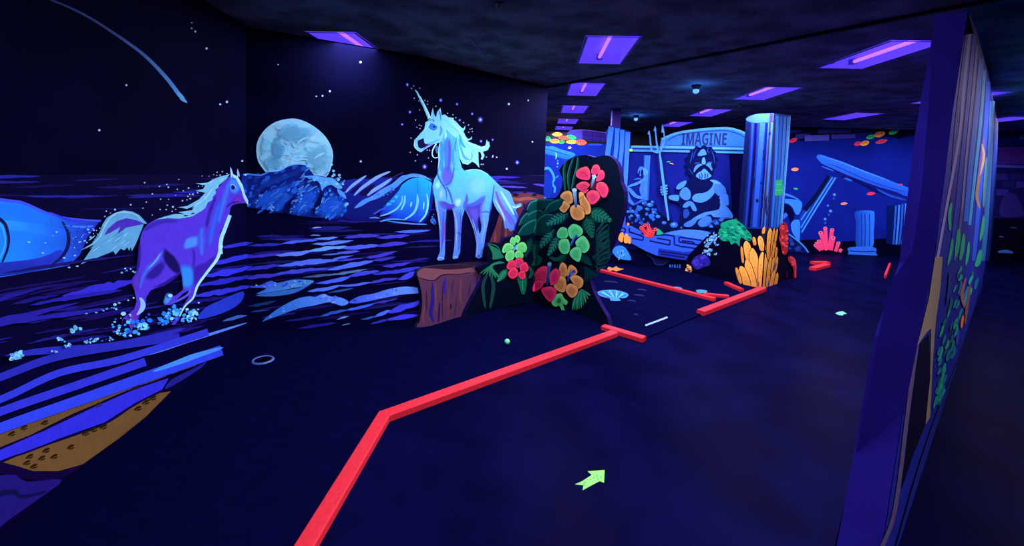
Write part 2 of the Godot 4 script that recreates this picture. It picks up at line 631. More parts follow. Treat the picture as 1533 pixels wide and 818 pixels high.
# ---------------------------------------------------------------- room shell
func build_room() -> void:
	# ceiling with openings for the troffers
	var xs := [-6.0, 13.0]
	var ds := [-3.0, 12.0]
	for s in lamp_spots:
		for x in [s[0], s[0] + FIX_W]:
			if not xs.has(x):
				xs.append(x)
		for d in [s[1], s[1] + FIX_L]:
			if not ds.has(d):
				ds.append(d)
	xs.sort()
	ds.sort()
	var st := new_st()
	for i in xs.size() - 1:
		for j in ds.size() - 1:
			var c := Vector2((xs[i] + xs[i + 1]) / 2, (ds[j] + ds[j + 1]) / 2)
			var hole := false
			for s in lamp_spots:
				if c.x > s[0] and c.x < s[0] + FIX_W and c.y > s[1] and c.y < s[1] + FIX_L:
					hole = true
			if not hole:
				quad(st, Vector3(xs[i], CEIL, -ds[j]), Vector3(xs[i], CEIL, -ds[j + 1]), Vector3(xs[i + 1], CEIL, -ds[j + 1]), Vector3(xs[i + 1], CEIL, -ds[j]))
	# roof deck above the openings
	prism(st, PackedVector2Array([Vector2(-6, -3), Vector2(13, -3), Vector2(13, 12), Vector2(-6, 12)]), CEIL + 0.15, CEIL + 0.25)
	structure("ceiling", st.commit(), mats.ceiling)
	structure("trim_1", bar_mesh(Vector3(0.06, CEIL - 0.02, -5.60), Vector3(2.75, CEIL - 0.02, -2.45), 0.03, 0.02), mats.far_wall)
	structure("trim_2", bar_mesh(Vector3(-0.62, CEIL - 0.008, -3.60), Vector3(-0.55, CEIL - 0.008, -4.35), 0.012, 0.008), mats.pan_frame)  # pale bar standing in for the reflection streak along a ceiling T-bar

	# floors
	var green := PackedVector2Array([Vector2(-1.88, 0.0), Vector2(-1.88, 0.5), Vector2(-2.36, 3.42), Vector2(-1.2, 4.26), Vector2(0.0, 5.6), Vector2(0.74, 4.2), Vector2(0.76, 4.06), Vector2(-0.865, 2.43), Vector2(-0.83, 1.5), Vector2(-0.77, 0.0)])
	var walk := PackedVector2Array([Vector2(-5.9, -2.9), Vector2(12.9, -2.9), Vector2(12.9, 11.9), Vector2(-5.9, 11.9)])
	st = new_st()
	prism(st, walk, -0.45, -0.30)
	for part in Geometry2D.clip_polygons(PackedVector2Array([Vector2(-1.5, -2.9), Vector2(12.9, -2.9), Vector2(12.9, 11.9), Vector2(-1.5, 11.9)]), green):
		if not Geometry2D.is_polygon_clockwise(part):
			prism(st, part, -0.30, 0.0)
	structure("floor", st.commit(), mats.walk)
	st = new_st()
	for i in 36:
		for j in 58:
			var x := -2.5 + i * 0.1
			var d := j * 0.1
			var cell := PackedVector2Array([Vector2(x, d), Vector2(x + 0.1, d), Vector2(x + 0.1, d + 0.1), Vector2(x, d + 0.1)])
			for part in Geometry2D.intersect_polygons(cell, green):
				var tri := Geometry2D.triangulate_polygon(part)
				for k in range(tri.size() - 1, -1, -1):
					var q: Vector2 = part[tri[k]]
					var v := Vector3(q.x, green_height(q.x, q.y) + 0.004, -q.y)
					var nx := (green_height(q.x + 0.05, q.y) - green_height(q.x - 0.05, q.y)) / 0.1
					var nd := (green_height(q.x, q.y + 0.05) - green_height(q.x, q.y - 0.05)) / 0.1
					st.set_normal(Vector3(-nx, 1, nd).normalized())
					st.add_vertex(v)
	structure("floor_putting_green", st.commit(), mats.green)
	st = new_st()
	prism(st, PackedVector2Array([Vector2(0.80, 4.02), Vector2(0.98, 3.91), Vector2(1.77, 4.72), Vector2(3.02, 5.93), Vector2(2.30, 6.90), Vector2(0.9, 7.25), Vector2(0.1, 7.3), Vector2(0.05, 5.5)]), 0.0, 0.012)
	structure("floor_reef_green", st.commit(), mats.green)

	# walls
	structure("wall_left", slab_mesh(A0, W0, 0.14, -0.3, CEIL, Vector2(-1, -0.16)), mats.wall)
	structure("wall_left_rear", slab_mesh(Vector2(-1.94, -3.0), A0, 0.14, -0.3, CEIL, Vector2(-1, 0)), mats.wall)
	st = new_st()
	prism(st, PackedVector2Array([W0, W1, W2, W2 + Vector2(-0.12, 0.10), W1 + Vector2(-0.10, 0.12), W0 + Vector2(-0.14, 0.06)]), -0.3, CEIL)
	structure("wall_moon", st.commit(), mats.wall)
	structure("wall_behind", slab_mesh(Vector2(-6, -3.0), Vector2(13, -3.0), 0.15, -0.3, CEIL + 0.2, Vector2(0, -1)), mats.wall)
	structure("wall_right", slab_mesh(Vector2(12.9, -3.0), Vector2(12.9, 12), 0.15, -0.3, CEIL + 0.2, Vector2(1, 0)), mats.far_wall)
	structure("wall_back_left", slab_mesh(Vector2(-6, 11.6), Vector2(4.6, 11.6), 0.15, -0.3, CEIL + 0.2, Vector2(0, 1)), mats.far_wall)
	structure("wall_back_return", slab_mesh(Vector2(4.5, 9.3), Vector2(4.5, 11.6), 0.12, -0.3, CEIL + 0.2, Vector2(1, 0)), mats.far_wall)
	structure("wall_back_right", slab_mesh(Vector2(4.5, 9.3), Vector2(13, 9.3), 0.15, -0.3, CEIL + 0.2, Vector2(0, 1)), mats.blue_wall)
	structure("wall_aisle", slab_mesh(Vector2(-5.9, -3), Vector2(-5.9, 12), 0.15, -0.3, CEIL + 0.2, Vector2(-1, 0)), mats.far_wall)
	# post beside the partition
	st = new_st()
	prism(st, PackedVector2Array([Vector2(1.16, 7.42), Vector2(1.30, 7.42), Vector2(1.30, 7.56), Vector2(1.16, 7.56)]), 0, CEIL)
	structure("trim_post", st.commit(), mats.post)

	face_horse = upright(A0, W0)
	var l0 := edge_line(W0)
	var l1 := edge_line(W1)
	var l2 := edge_line(W2)
	face_horse.clip = PackedVector2Array([Vector2(-1400, -900), l0[0], l0[1], Vector2(-1400, 1600)])
	var lap := Vector2(1.6, 0)                # the two faces meet in an outward fold; paint runs over it
	sea_walls = [face_horse, upright(W0, W1, between(l0, [l1[0] + lap, l1[1] + lap])), upright(W1, W2, between([l1[0] - lap, l1[1] - lap], l2))]

# ---------------------------------------------------------------- red lumber rails
func floor_at(x: float, y: float, h := 0.0) -> Vector3:
	return hit(level(h), Vector2(x, y))

func rail(a: Vector3, b: Vector3, label: String, cut_a := Vector3.ZERO, cut_b := Vector3.ZERO, w := 0.078, h := 0.042) -> void:
	var o := MeshInstance3D.new()
	o.name = numbered("rail_strip")
	var mid := (a + b) / 2
	mid.y = 0
	o.mesh = bar_mesh(a - mid, b - mid, w, h, cut_a, cut_b)
	o.material_override = mats.rail
	o.position = mid
	add_child(o)
	tag(o, label, "rail", "red lumber rails along the putting greens")

func build_rails() -> void:
	var k := Vector3(-0.865, 0, -2.425)
	var d1 := (k - Vector3(-0.815, 0, 0.0)).normalized()
	var t := Vector3(0.775, 0, -4.03)
	var d2 := (t - k).normalized()
	var s1 := d1.cross(Vector3.UP)
	var s2 := d2.cross(Vector3.UP)
	var miter := (s1 + s2).normalized() / (s1 + s2).normalized().dot(s1)
	rail(Vector3(-0.815, 0, 0.0), k, "red rail running from the bend towards the viewer", Vector3.ZERO, miter)
	rail(k, t - d2 * 0.05, "long red rail between the bend and the flower board", miter)
	rail(Vector3(0.655, 0.001, -4.135), Vector3(0.985, 0.001, -3.885), "short red crosspiece at the foot of the flower board")
	rail(Vector3(0.93, 0.012, -6.55), Vector3(2.14, 0.012, -5.27), "thin red rail across the shell green", Vector3.ZERO, Vector3.ZERO, 0.06, 0.04)
	rail(Vector3(1.78, 0.001, -4.74), Vector3(3.02, 0.001, -5.93), "red rail ending under the orange tube coral", Vector3.ZERO, Vector3.ZERO, 0.085, 0.05)
	rail(Vector3(2.08, 0.013, -5.48), Vector3(2.37, 0.013, -5.44), "red rail offcut beside the thin red rail's end", Vector3.ZERO, Vector3.ZERO, 0.05, 0.035)
	rail(Vector3(2.62, 0.013, -6.12), Vector3(2.68, 0.013, -5.78), "stubby red rail in front of the orange tube coral", Vector3.ZERO, Vector3.ZERO, 0.06, 0.04)
	rail(floor_at(1216, 396) , floor_at(1239, 396), "upper arm of the small red wedge by the back wall", Vector3.ZERO, Vector3.ZERO, 0.10, 0.05)
	rail(floor_at(1216, 405), floor_at(1238, 399), "lower arm of the small red wedge by the back wall", Vector3.ZERO, Vector3.ZERO, 0.10, 0.05)
	rail(floor_at(1325, 416), floor_at(1332, 398), "red rail end half hidden behind the striped panel", Vector3.ZERO, Vector3.ZERO, 0.03, 0.05)


# ---------------------------------------------------------------- murals on the horse wall and the moon wall
func paint_sea_walls() -> void:
	# --- the sea: base coat, then each brush dash
	figure(sea_walls, "painted_sea", "painted night sea of blue wave strokes on dark walls", "mural", Vector2(300, 545))
	view(0, 0, 1)
	lay(P([-420, 262, 0, 262, 200, 261, 368, 262, 500, 266, 640, 268, 760, 263, 825, 262, 825, 520, 630, 500, 500, 506, 372, 512, 330, 545, 240, 618, 100, 730, -420, 1160]), hue("070628"))
	done("base_coat")
	# far water under the horizon
	for k in 46:
		var y := 264 + 62.0 * pow(rng.randf(), 1.3)
		var x := rng.randf_range(-330, 560)
		var l := rng.randf_range(50, 150)
		dash(x, y + rng.randf_range(-2, 4), x + l, y + rng.randf_range(-4, 3), rng.randf_range(2.5, 6), ["1a1a78", "14145e", "1e2090", "100e4a"][k % 4])
	for k in 16:
		var y := rng.randf_range(262, 290)
		var x := rng.randf_range(640, 790)
		dash(x, y, x + rng.randf_range(25, 60), y + rng.randf_range(-2, 2), rng.randf_range(1.5, 4), ["1a1a7a", "2a209a", "14145e"][k % 3])
	dash(745, 279, 790, 281, 3.5, "4030a8")
	dash(797, 276, 826, 281, 4, "3a2aa0")
	heap("far_water")
	# unlit swell between the bright dashes
	for k in 60:
		var y := rng.randf_range(325, 480)
		var x := rng.randf_range(372, 610)
		var sl := (y - 320) / 160.0 * 0.16
		var l := rng.randf_range(30, 90)
		dash(x, y, x + l, y - l * sl, rng.randf_range(2, 5), ["17146c", "1d1a80", "120f50", "141a60"][k % 4])
	for k in 60:
		var x := rng.randf_range(-330, 300)
		var y := rng.randf_range(405, 520) + (0 - minf(x, 0)) * 0.12
		var l := rng.randf_range(60, 170)
		dash(x, y, x + l, y - l * rng.randf_range(0.13, 0.24), rng.randf_range(3, 7), ["17146c", "1a1876", "130f52"][k % 3])
	heap("dark_swell")
	# bright dashes on the moon wall
	each = "wave_stroke"
	view(370, 320, 0.2201)
	for d in [[440, 97, 510, 95, 14, "7c9cff"], [425, 148, 500, 147, 11, "5c84f0"], [0, 218, 250, 205, 26, "2a2fc4"], [230, 206, 480, 180, 26, "4a60f4"], [440, 206, 722, 182, 26, "5a7cff"], [160, 176, 470, 170, 16, "2a28a8"],
		[450, 172, 618, 160, 22, "5a84ff"], [-30, 296, 240, 272, 34, "3a30c8"], [190, 282, 440, 254, 36, "5b7cff"], [400, 258, 690, 224, 32, "5c9cff"], [640, 236, 900, 214, 32, "4a58f4"], [870, 224, 1095, 200, 28, "3a32c8"],
		[505, 281, 645, 272, 14, "3a60c8"], [605, 266, 765, 254, 22, "4a50f0"], [-30, 382, 235, 346, 34, "3530c8"], [205, 358, 620, 314, 40, "4f6cff"], [560, 316, 725, 284, 18, "4a60f4"], [600, 323, 805, 299, 17, "3a3ad8"],
		[-30, 442, 245, 410, 34, "3a34cc"], [175, 412, 565, 372, 30, "3a48e0"], [540, 382, 865, 317, 38, "4a68ff"], [845, 318, 1010, 293, 28, "3230b0"], [800, 302, 1015, 254, 24, "3a34c8"], [375, 431, 625, 404, 20, "3a5a94"],
		[555, 417, 815, 377, 20, "4870a4"], [468, 474, 710, 424, 36, "4560ff"], [675, 428, 900, 388, 32, "3a40e0"], [850, 412, 1145, 378, 30, "2f34d0"], [408, 528, 650, 484, 28, "4a70ff"], [615, 492, 850, 464, 22, "4a60f4"],
		[825, 473, 1035, 438, 24, "3a34c8"], [1025, 448, 1165, 398, 44, "3a40ea"], [655, 163, 905, 150, 34, "3a34c8"], [875, 163, 1105, 147, 30, "3a34cc"], [1000, 123, 1245, 111, 20, "3a60e4"], [915, 357, 1115, 330, 28, "3832c8"],
		[1025, 382, 1185, 364, 18, "3038d0"], [545, 538, 725, 505, 16, "2a4aa0"], [480, 702, 700, 650, 26, "2a4fc4"], [670, 654, 870, 608, 26, "3a5cff"], [830, 613, 1025, 575, 17, "3530b4"], [860, 704, 980, 656, 32, "4a68ff"],
		[945, 672, 1200, 590, 48, "3a3ce4"], [940, 724, 1165, 690, 34, "3a3aea"], [608, 718, 692, 694, 14, "5a84d8"], [640, 757, 702, 744, 9, "4a70b4"], [770, 718, 885, 690, 18, "2a50b4"], [340, 778, 610, 738, 22, "1c1c94"],
		[835, 750, 965, 718, 18, "2a2fb4"], [0, 630, 200, 590, 24, "163070"], [20, 668, 160, 650, 14, "1d3c8c"], [260, 730, 520, 690, 20, "1a1c80"], [210, 640, 420, 610, 18, "1a2c80"], [1060, 330, 1240, 300, 20, "201c78"], [680, 95, 420, 104, 26, "1c1a80"]]:
		dash(d[0], d[1], d[2], d[3], d[4], d[5])
	each = ""
	# breaking foam on the moon wall
	each = "foam"
	shape([-20, 500, 80, 487, 160, 455, 205, 470, 320, 446, 452, 455, 400, 488, 330, 502, 205, 522, 60, 545, 130, 505], "3a58ea", true, "3f86d4", [160, 455, 200, 540])
	shape([60, 555, 200, 525, 350, 505, 440, 470, 330, 535, 180, 560], "2f66c8")
	shape([105, 728, 200, 650, 330, 580, 420, 560, 460, 565, 520, 543, 560, 560, 640, 570, 690, 602, 640, 625, 560, 600, 460, 622, 350, 642, 240, 682, 130, 722], "2868d8", true, "4f86ff", [200, 700, 560, 560])
	shape([690, 602, 760, 560, 860, 542, 960, 512, 1080, 494, 1185, 512, 1172, 537, 1040, 550, 900, 577, 760, 606], "3a50f2", true, "5a88ff", [690, 600, 1100, 500])
	each = ""
	dabs([480, 580, 520, 545, 640, 570, 690, 602, 640, 622, 560, 600], 40, 6, 16, ["6a94ff", "5a7cff", "4a66f0"], 0.7)
	dabs([690, 605, 760, 560, 960, 512, 1100, 498, 1000, 545, 760, 606], 50, 6, 15, ["6a94ff", "2a3ad0", "4a66f0"], 0.6)
	dabs([110, 725, 330, 585, 480, 570, 350, 640], 40, 5, 14, ["3f9ae8", "2a7ae0", "56aaf0"], 0.4, -0.5)
	dabs([0, 500, 160, 458, 450, 455, 330, 500], 40, 5, 12, ["5a7cff", "2a44d0", "64a0f0"], 0.6)
	heap("foam_dabs")
	# the horse wall: long sweeping strokes
	each = "wave_stroke"
	view(0, 230, 0.37915)
	for d in [[-700, 770, 180, 520, 30, "1a1880"], [230, 562, 530, 498, 44, "2b25ba"], [-600, 780, 300, 588, 36, "1d1c8c"], [-300, 720, 470, 606, 24, "1d1c90"], [860, 372, 1000, 350, 18, "2a2ac0"], [820, 438, 1000, 398, 24, "2a2cc8"],
		[790, 484, 1000, 444, 28, "2c2cd0"], [765, 524, 1000, 480, 22, "2426b0"], [740, 566, 1000, 520, 24, "2a2cc0"], [100, 600, 470, 540, 22, "201c96"], [0, 470, 520, 400, 14, "161260"], [868, 664, 968, 640, 15, "2f56b0"]]:
		dash(d[0], d[1], d[2], d[3], d[4], d[5])
	shape([770, 655, 800, 610, 860, 580, 950, 545, 940, 590, 870, 630], "2030b8")
	stroke([470, 815, 600, 785, 720, 745, 850, 705, 968, 668], 12, "4a74e4")
	stroke([0, 800, 160, 780, 400, 765, 560, 735, 720, 690], 32, "2325a8")
	view(0, 480, 0.41322)
	for s in [[[-500, 380, -200, 275, 0, 200, 180, 135, 400, 95, 640, 60], 28, "2325a4"], [[-500, 470, -200, 355, 0, 280, 200, 190, 430, 140, 745, 42], 26, "2a30c4"], [[-500, 520, -200, 405, 0, 325, 250, 240, 515, 150], 30, "2a2cc0"],
		[[-500, 590, -200, 465, 0, 385, 300, 280, 560, 190, 795, 108], 38, "2a3ad4"]]:
		stroke(s[0], s[1], s[2], s[1])
	stroke([540, 186, 640, 150, 700, 128, 800, 98], 20, "3a7ae8")
	shape([590, 250, 610, 215, 690, 175, 740, 150, 700, 185], "1c1a80")
	shape([-300, 660, 0, 560, 80, 585, 210, 578, 120, 650, 0, 735, -300, 960], "1a1468")
	stroke([-300, 720, 0, 625, 60, 640, 150, 622], 26, "0c0a40", 8)
	each = ""

	figure(sea_walls, "painted_sand_bank", "brown painted sand bank with dark footprints low on the horse wall", "mural", Vector2(150, 680), "", 0.012)
	view(0, 480, 0.41322)
	shape([-300, 520, 0, 405, 150, 345, 330, 285, 470, 235, 620, 170, 720, 125, 792, 112, 700, 165, 600, 200, 430, 265, 250, 340, 100, 415, 0, 455, -300, 580], "5a4228", false)
	shape([0, 515, 80, 480, 200, 440, 360, 385, 480, 310, 560, 265, 612, 257, 520, 350, 420, 430, 290, 522, 200, 547, 110, 547, 50, 528], "5e4429", false)
	done("sand")
	shape([-300, 585, 0, 465, 150, 400, 330, 315, 480, 250, 605, 208, 580, 250, 480, 300, 370, 370, 200, 430, 80, 480, 0, 505, -300, 630], "2a28c8", false)
	done("tide_pool")
	stroke([-300, 582, 0, 460, 150, 396, 330, 310, 480, 246, 605, 206], 6, "0a0830", 6)
	stroke([-300, 632, 0, 508, 80, 480, 200, 435, 370, 375, 480, 305, 580, 255], 7, "0a0830", 7)
	stroke([-300, 520, 0, 403, 150, 343, 330, 283, 470, 233, 620, 168, 720, 123], 5, "0a0830", 5)
	shape([-60, 505, 50, 528, 110, 547, 200, 548, 285, 527, 210, 575, 110, 580, 40, 565, -60, 540], "0a0830")
	for f in [[150, 370], [75, 388], [30, 410], [345, 305], [485, 240], [300, 408], [330, 395], [365, 385], [245, 458], [185, 492], [140, 498], [85, 515], [110, 528], [520, 295], [545, 280], [600, 190], [640, 175], [95, 492], [155, 470], [490, 318], [700, 150], [660, 165]]:
		stroke([f[0] - 14, f[1] + 8, f[0], f[1] - 2, f[0] + 13, f[1] - 6], 9, "241608")
		stroke([f[0] - 6, f[1] + 10, f[0] + 14, f[1] + 2], 5, "241608")
	heap("footprints")

	# --- rolling barrel wave at the left
	figure(sea_walls, "painted_barrel_wave", "glowing blue barrel wave rolling in behind the purple horse's tail", "mural", Vector2(60, 410), "", 0.012)
	view(0, 230, 0.37915)
	shape([-500, 130, -200, 150, 0, 180, 60, 190, 150, 225, 250, 258, 385, 264, 335, 330, 305, 400, 262, 442, 150, 462, 0, 487, -500, 560], "1878f4", false, "1c2cb0", [30, 330, 330, 350])
	shape([-500, 200, 0, 262, 120, 275, 240, 300, 230, 330, 100, 310, 0, 300, -500, 240], "2388ff", true, "1a50e0", [0, 280, 240, 310])
	shape([-500, 470, 0, 430, 150, 410, 230, 380, 240, 430, 150, 460, 0, 485, -500, 555], "2030b4", true, "182490", [60, 400, 60, 480])
	done("wave_face")
	each = "barrel_ring"
	stroke([232, 265, 256, 310, 258, 360, 235, 405, 190, 442], 15, "10104e")
	stroke([-120, 215, -10, 262, 18, 315, 18, 370, -5, 430], 16, "0c1048", 8)
	stroke([-120, 225, -22, 270, 4, 320, 4, 370, -20, 425], 8, "3a9af4", 4)
	each = ""
	each = "crest_stroke"
	stroke([-500, 120, 0, 184, 80, 196, 180, 238, 270, 258, 388, 266], 14, "3448e8", 7)
	stroke([240, 285, 320, 290, 360, 285], 8, "3a68e8")
	stroke([180, 230, 260, 262, 340, 268], 10, "2a30d0")
	each = ""
	dabs([250, 260, 380, 265, 330, 340, 290, 420, 250, 350], 40, 3, 8, ["1f48d0", "2c60e0", "18309c"], 0.6)
	heap("crest_dabs")
	for d in [[100, 350], [165, 353], [155, 393], [195, 324], [210, 310], [283, 403], [240, 412], [292, 445], [260, 450], [335, 300], [310, 330], [340, 312], [285, 330], [280, 372], [322, 345], [345, 330], [300, 350]]:
		dot(d[0], d[1], rng.randf_range(3.0, 6.5), "6aa8f4", 0.6)
	heap("spray")

	# --- sky: stars and comet
	figure(sea_walls, "painted_stars", "tiny white painted stars scattered over the dark walls", "stars", Vector2(500, 150), "", 0.002)
	view(0, 0, 0.318)
	for s in [[901, 107, 4], [901, 133, 5], [918, 148, 6], [971, 228, 7], [593, 401, 6], [465, 613, 7], [1035, 491, 6], [1067, 480, 7], [1138, 758, 5], [-220, 300, 6], [-400, 520, 6]]:
		dot(s[0], s[1], s[2] * 0.85, "98a4d8")
		done("star")
	view(340, 20, 0.3424)
	for s in [[223, 225, 4], [583, 214, 6], [449, 341, 6], [390, 363, 4], [417, 361, 5], [65, 646, 5], [584, 648, 6], [1231, 397, 6], [1316, 381, 4], [1334, 562, 4], [1222, 680, 5], [1160, 553, 5], [1178, 630, 4], [1160, 628, 4]]:
		dot(s[0], s[1], s[2] * 0.85, "98a4d8")
		done("star")
	pigment = 0.75
	figure(sea_walls, "painted_comet", "pale blue comet with a long curved tail on the dark wall", "comet", Vector2(275, 155), "", 0.002)
	view(0, 0, 0.318)
	stroke([0, -90, 110, -50, 240, 0, 340, 42, 440, 95, 570, 180], 6, "2a2c64", 12, "4050a0")
	stroke([560, 173, 680, 262, 780, 365, 845, 450], 12, "4050a0", 20, "4f96f0")
	done("tail")
	shape([835, 435, 855, 445, 872, 470, 880, 484, 860, 478, 845, 465], "62aefc")
	done("head")

	# --- moon
	pigment = 1.3
	figure(sea_walls, "painted_moon", "big pale blue moon with grey craters rising behind the waves", "moon", Vector2(440, 262), "", 0.003)
	view(360, 170, 0.19565)
	shape([124, 290, 135, 210, 185, 130, 265, 70, 370, 43, 450, 50, 540, 90, 630, 160, 685, 240, 705, 320, 690, 410, 660, 480, 560, 530, 300, 530, 190, 445, 142, 370], "8cd0fc")
	done("disc")
	dabs([160, 290, 200, 160, 300, 90, 420, 70, 560, 120, 660, 240, 670, 400, 560, 470, 300, 440, 190, 400], 190, 14, 44, ["86ccfc", "7ac0f4", "94d6ff", "7ec6f8"], 0.8)
	dabs([240, 330, 245, 230, 280, 200, 330, 260, 310, 350, 260, 370], 44, 12, 32, ["60a4e0", "68aee8", "5896d4"], 0.9)
	dabs([250, 190, 330, 100, 450, 90, 560, 130, 520, 200, 420, 210, 330, 190], 60, 12, 34, ["6ab0ea", "72b8ee", "62a8e4"], 0.7)
	dabs([470, 330, 560, 250, 650, 260, 680, 340, 660, 440, 560, 440, 520, 390], 60, 12, 34, ["6cb0e2", "74b8e8", "66a8da"], 0.8)
	dabs([180, 380, 240, 330, 330, 370, 280, 420, 210, 420], 36, 10, 28, ["6eb2e8", "66a8e0"], 0.8)
	heap("craters")
	each = "crater"
	for s in [[[230, 360, 240, 220, 285, 190, 340, 250, 320, 350, 260, 385], "5494d0"], [[250, 190, 330, 90, 450, 80, 570, 130, 520, 205, 420, 220, 330, 200], "5ea2de"], [[470, 340, 560, 240, 660, 250, 690, 340, 660, 450, 560, 450, 510, 390], "66a8da"], [[170, 400, 230, 330, 340, 370, 280, 430, 210, 430], "5ea2da"], [[420, 300, 500, 270, 540, 310, 470, 340], "80c8fa"], [[150, 250, 190, 170, 240, 200, 220, 290, 170, 320], "7cc8fc"]]:
		mist(s[0], s[1], 0.7, 0.4)
	each = ""
	each = "pale_streak"
	for s in [[430, 230, 520, 180], [410, 290, 440, 285], [440, 340, 510, 330], [420, 365, 520, 355], [560, 350, 640, 300], [380, 350, 470, 320], [600, 330, 640, 310]]:
		stroke([s[0], s[1], (s[0] + s[2]) / 2.0, (s[1] + s[3]) / 2.0 - 8, s[2], s[3]], 13, "84ccfc")
	stroke([190, 440, 142, 370, 126, 290, 137, 210, 187, 131, 266, 72, 370, 46, 450, 52, 540, 92, 628, 162, 682, 242, 702, 320, 688, 410, 662, 470], 9, "88d0ff", 9)  # bright rim light painted round the edge of the disc
	each = ""

	pigment = 1.2
	# --- breaking wave in front of the moon
	figure(sea_walls, "painted_breaking_wave", "deep blue breaking wave with foam crest in front of the moon", "mural", Vector2(440, 325), "", 0.013)
	view(360, 170, 0.19565)
	shape([-5, 465, 60, 460, 150, 470, 215, 440, 300, 430, 360, 400, 430, 383, 495, 393, 530, 430, 560, 470, 640, 483, 700, 490, 740, 530, 775, 570, 800, 620, 805, 660, 818, 700, 800, 790, 720, 808, 570, 797, 480, 788, 365, 768, 280, 757, 215, 742, 80, 722, 50, 702, 20, 640, -5, 560], "0e2080", false)
	done("wave_body")
	dabs([20, 480, 200, 460, 420, 400, 500, 410, 480, 470, 300, 530, 170, 580, 50, 680, 20, 600], 110, 10, 34, ["123aa8", "1a48c8", "0e2888", "2058d4"], 0.7, -0.5)
	dabs([55, 705, 150, 610, 300, 545, 400, 530, 470, 480, 520, 500, 400, 620, 300, 720, 230, 752, 210, 725], 120, 10, 34, ["2058e0", "1846c8", "2a6cf0", "143ab4", "3a80f8"], 0.7, -0.7)
	dabs([365, 765, 410, 660, 460, 590, 540, 520, 610, 560, 590, 660, 520, 760, 480, 785], 100, 8, 26, ["2058e4", "1846cc", "2e74f4", "123098", "4a90ff"], 0.7, -0.9)
	dabs([565, 770, 575, 700, 640, 650, 650, 560, 740, 600, 790, 640, 812, 700, 795, 792, 640, 802], 110, 8, 26, ["2058e4", "1846cc", "2e74f4", "1638a8", "4a90ff"], 0.7, -0.9)
	heap("wave_lobes")
	each = "wave_lobe"
	for s in [[[60, 700, 170, 610, 300, 550, 400, 530, 360, 620, 250, 720], "1c54dc"], [[220, 745, 280, 660, 360, 600, 420, 610, 370, 700, 290, 755], "1c50d8"], [[370, 765, 420, 660, 480, 590, 560, 550, 605, 600, 580, 680, 520, 770, 450, 785], "1c54e0"], [[570, 780, 580, 700, 640, 650, 690, 590, 770, 630, 810, 700, 790, 790, 650, 800], "1c54e0"], [[70, 640, 110, 570, 220, 500, 330, 460, 460, 420, 480, 450, 360, 500, 200, 570, 80, 660], "1438a8"]]:
		mist(s[0], s[1], 0.75, 0.5)
	for k in 60:
		var x := rng.randf_range(80, 770)
		var y := rng.randf_range(440, 770)
		if y > 720 - x * 0.62 + maxf(0, x - 480) * 0.9:
			sweep([x, y, x + rng.randf_range(10, 30), y - rng.randf_range(8, 24), x + rng.randf_range(30, 60), y - rng.randf_range(20, 44)], rng.randf_range(10, 20), ["3a80f8", "5a9cff", "2a68ec"][k % 3], 0.8)
	each = ""
	shape([365, 765, 385, 690, 430, 600, 400, 640, 340, 690, 330, 750], "070c44")
	shape([560, 790, 560, 700, 600, 640, 620, 590, 615, 680, 575, 730], "070c44")
	shape([150, 600, 180, 570, 210, 560, 190, 600], "0c1670")
	heap("wave_gaps")
	each = "foam"
	shape([478, 483, 560, 474, 640, 488, 700, 494, 745, 530, 778, 568, 740, 574, 690, 545, 640, 565, 620, 590, 600, 530, 550, 500], "4f9cff")
	shape([740, 575, 790, 610, 806, 650, 780, 640, 745, 610], "4a88ff")
	stroke([190, 445, 300, 432, 360, 402, 430, 386, 495, 392, 540, 415], 14, "6ab6ff", 8)
	stroke([-5, 468, 60, 464, 150, 472, 215, 446], 12, "3a78e8", 12)
	each = ""
	dabs([500, 480, 640, 490, 740, 535, 775, 570, 690, 550, 600, 530], 46, 6, 16, ["66b8ff", "3f8cf8", "7cc6ff"], 0.7)
	dabs([60, 700, 180, 600, 200, 610, 90, 715], 26, 6, 14, ["4a94ff", "3a80f8"], 0.7, -0.6)
	dabs([215, 745, 250, 700, 270, 740], 10, 5, 12, ["5aa4ff"], 0.7)
	dabs([370, 765, 410, 680, 470, 600, 480, 630, 420, 720], 30, 5, 14, ["5aa4ff", "4088f8"], 0.7, -0.9)
	dabs([570, 770, 580, 700, 640, 655, 640, 680, 600, 740], 26, 5, 14, ["5aa4ff", "4088f8"], 0.7, -0.9)
	heap("foam_dabs")
	for d in [[708, 440, 11], [712, 470, 12], [700, 480, 9], [752, 472, 11], [745, 505, 13], [780, 540, 9], [812, 690, 12], [800, 700, 9], [760, 490, 6], [10, 470, 8]]:
		dot(d[0], d[1], d[2], "6ab0f4")
	heap("spray")

	# --- curling wave
	pigment = 1.0
	figure(sea_walls, "painted_curling_wave", "bright blue curling wave with clawed foam behind the unicorn's chest", "mural", Vector2(600, 332), "", 0.013)
	view(500, 245, 0.12223)
	shape([85, 215, 250, 188, 420, 188, 620, 176, 730, 190, 600, 330, 480, 420, 260, 540, 560, 700, 200, 690, 60, 640, 90, 480, 130, 370], "1824a0", false, "101470", [300, 200, 300, 690])
	shape([250, 545, 460, 420, 700, 260, 850, 190, 800, 330, 620, 500, 500, 640, 300, 650, 230, 600], "141878", false)
	done("wave_shoulder")
	shape([605, 525, 700, 430, 790, 330, 830, 260, 930, 190, 1040, 172, 1130, 198, 1195, 250, 1205, 400, 1182, 560, 1120, 680, 1060, 722, 900, 700, 640, 690, 555, 705, 700, 632, 560, 632, 600, 560], "1c9cff", true, "1a34d4", [960, 300, 900, 640])
	shape([1190, 240, 1204, 400, 1184, 560, 1118, 690, 1060, 725, 1100, 660, 1150, 540, 1170, 400], "0e1a80")
	done("curl")
	each = "foam_claw"
	stroke([135, 360, 210, 280, 300, 212, 395, 145], 36, "7ea8ff")
	stroke([240, 395, 330, 305, 470, 205, 560, 150, 690, 95], 42, "7aa4ff")
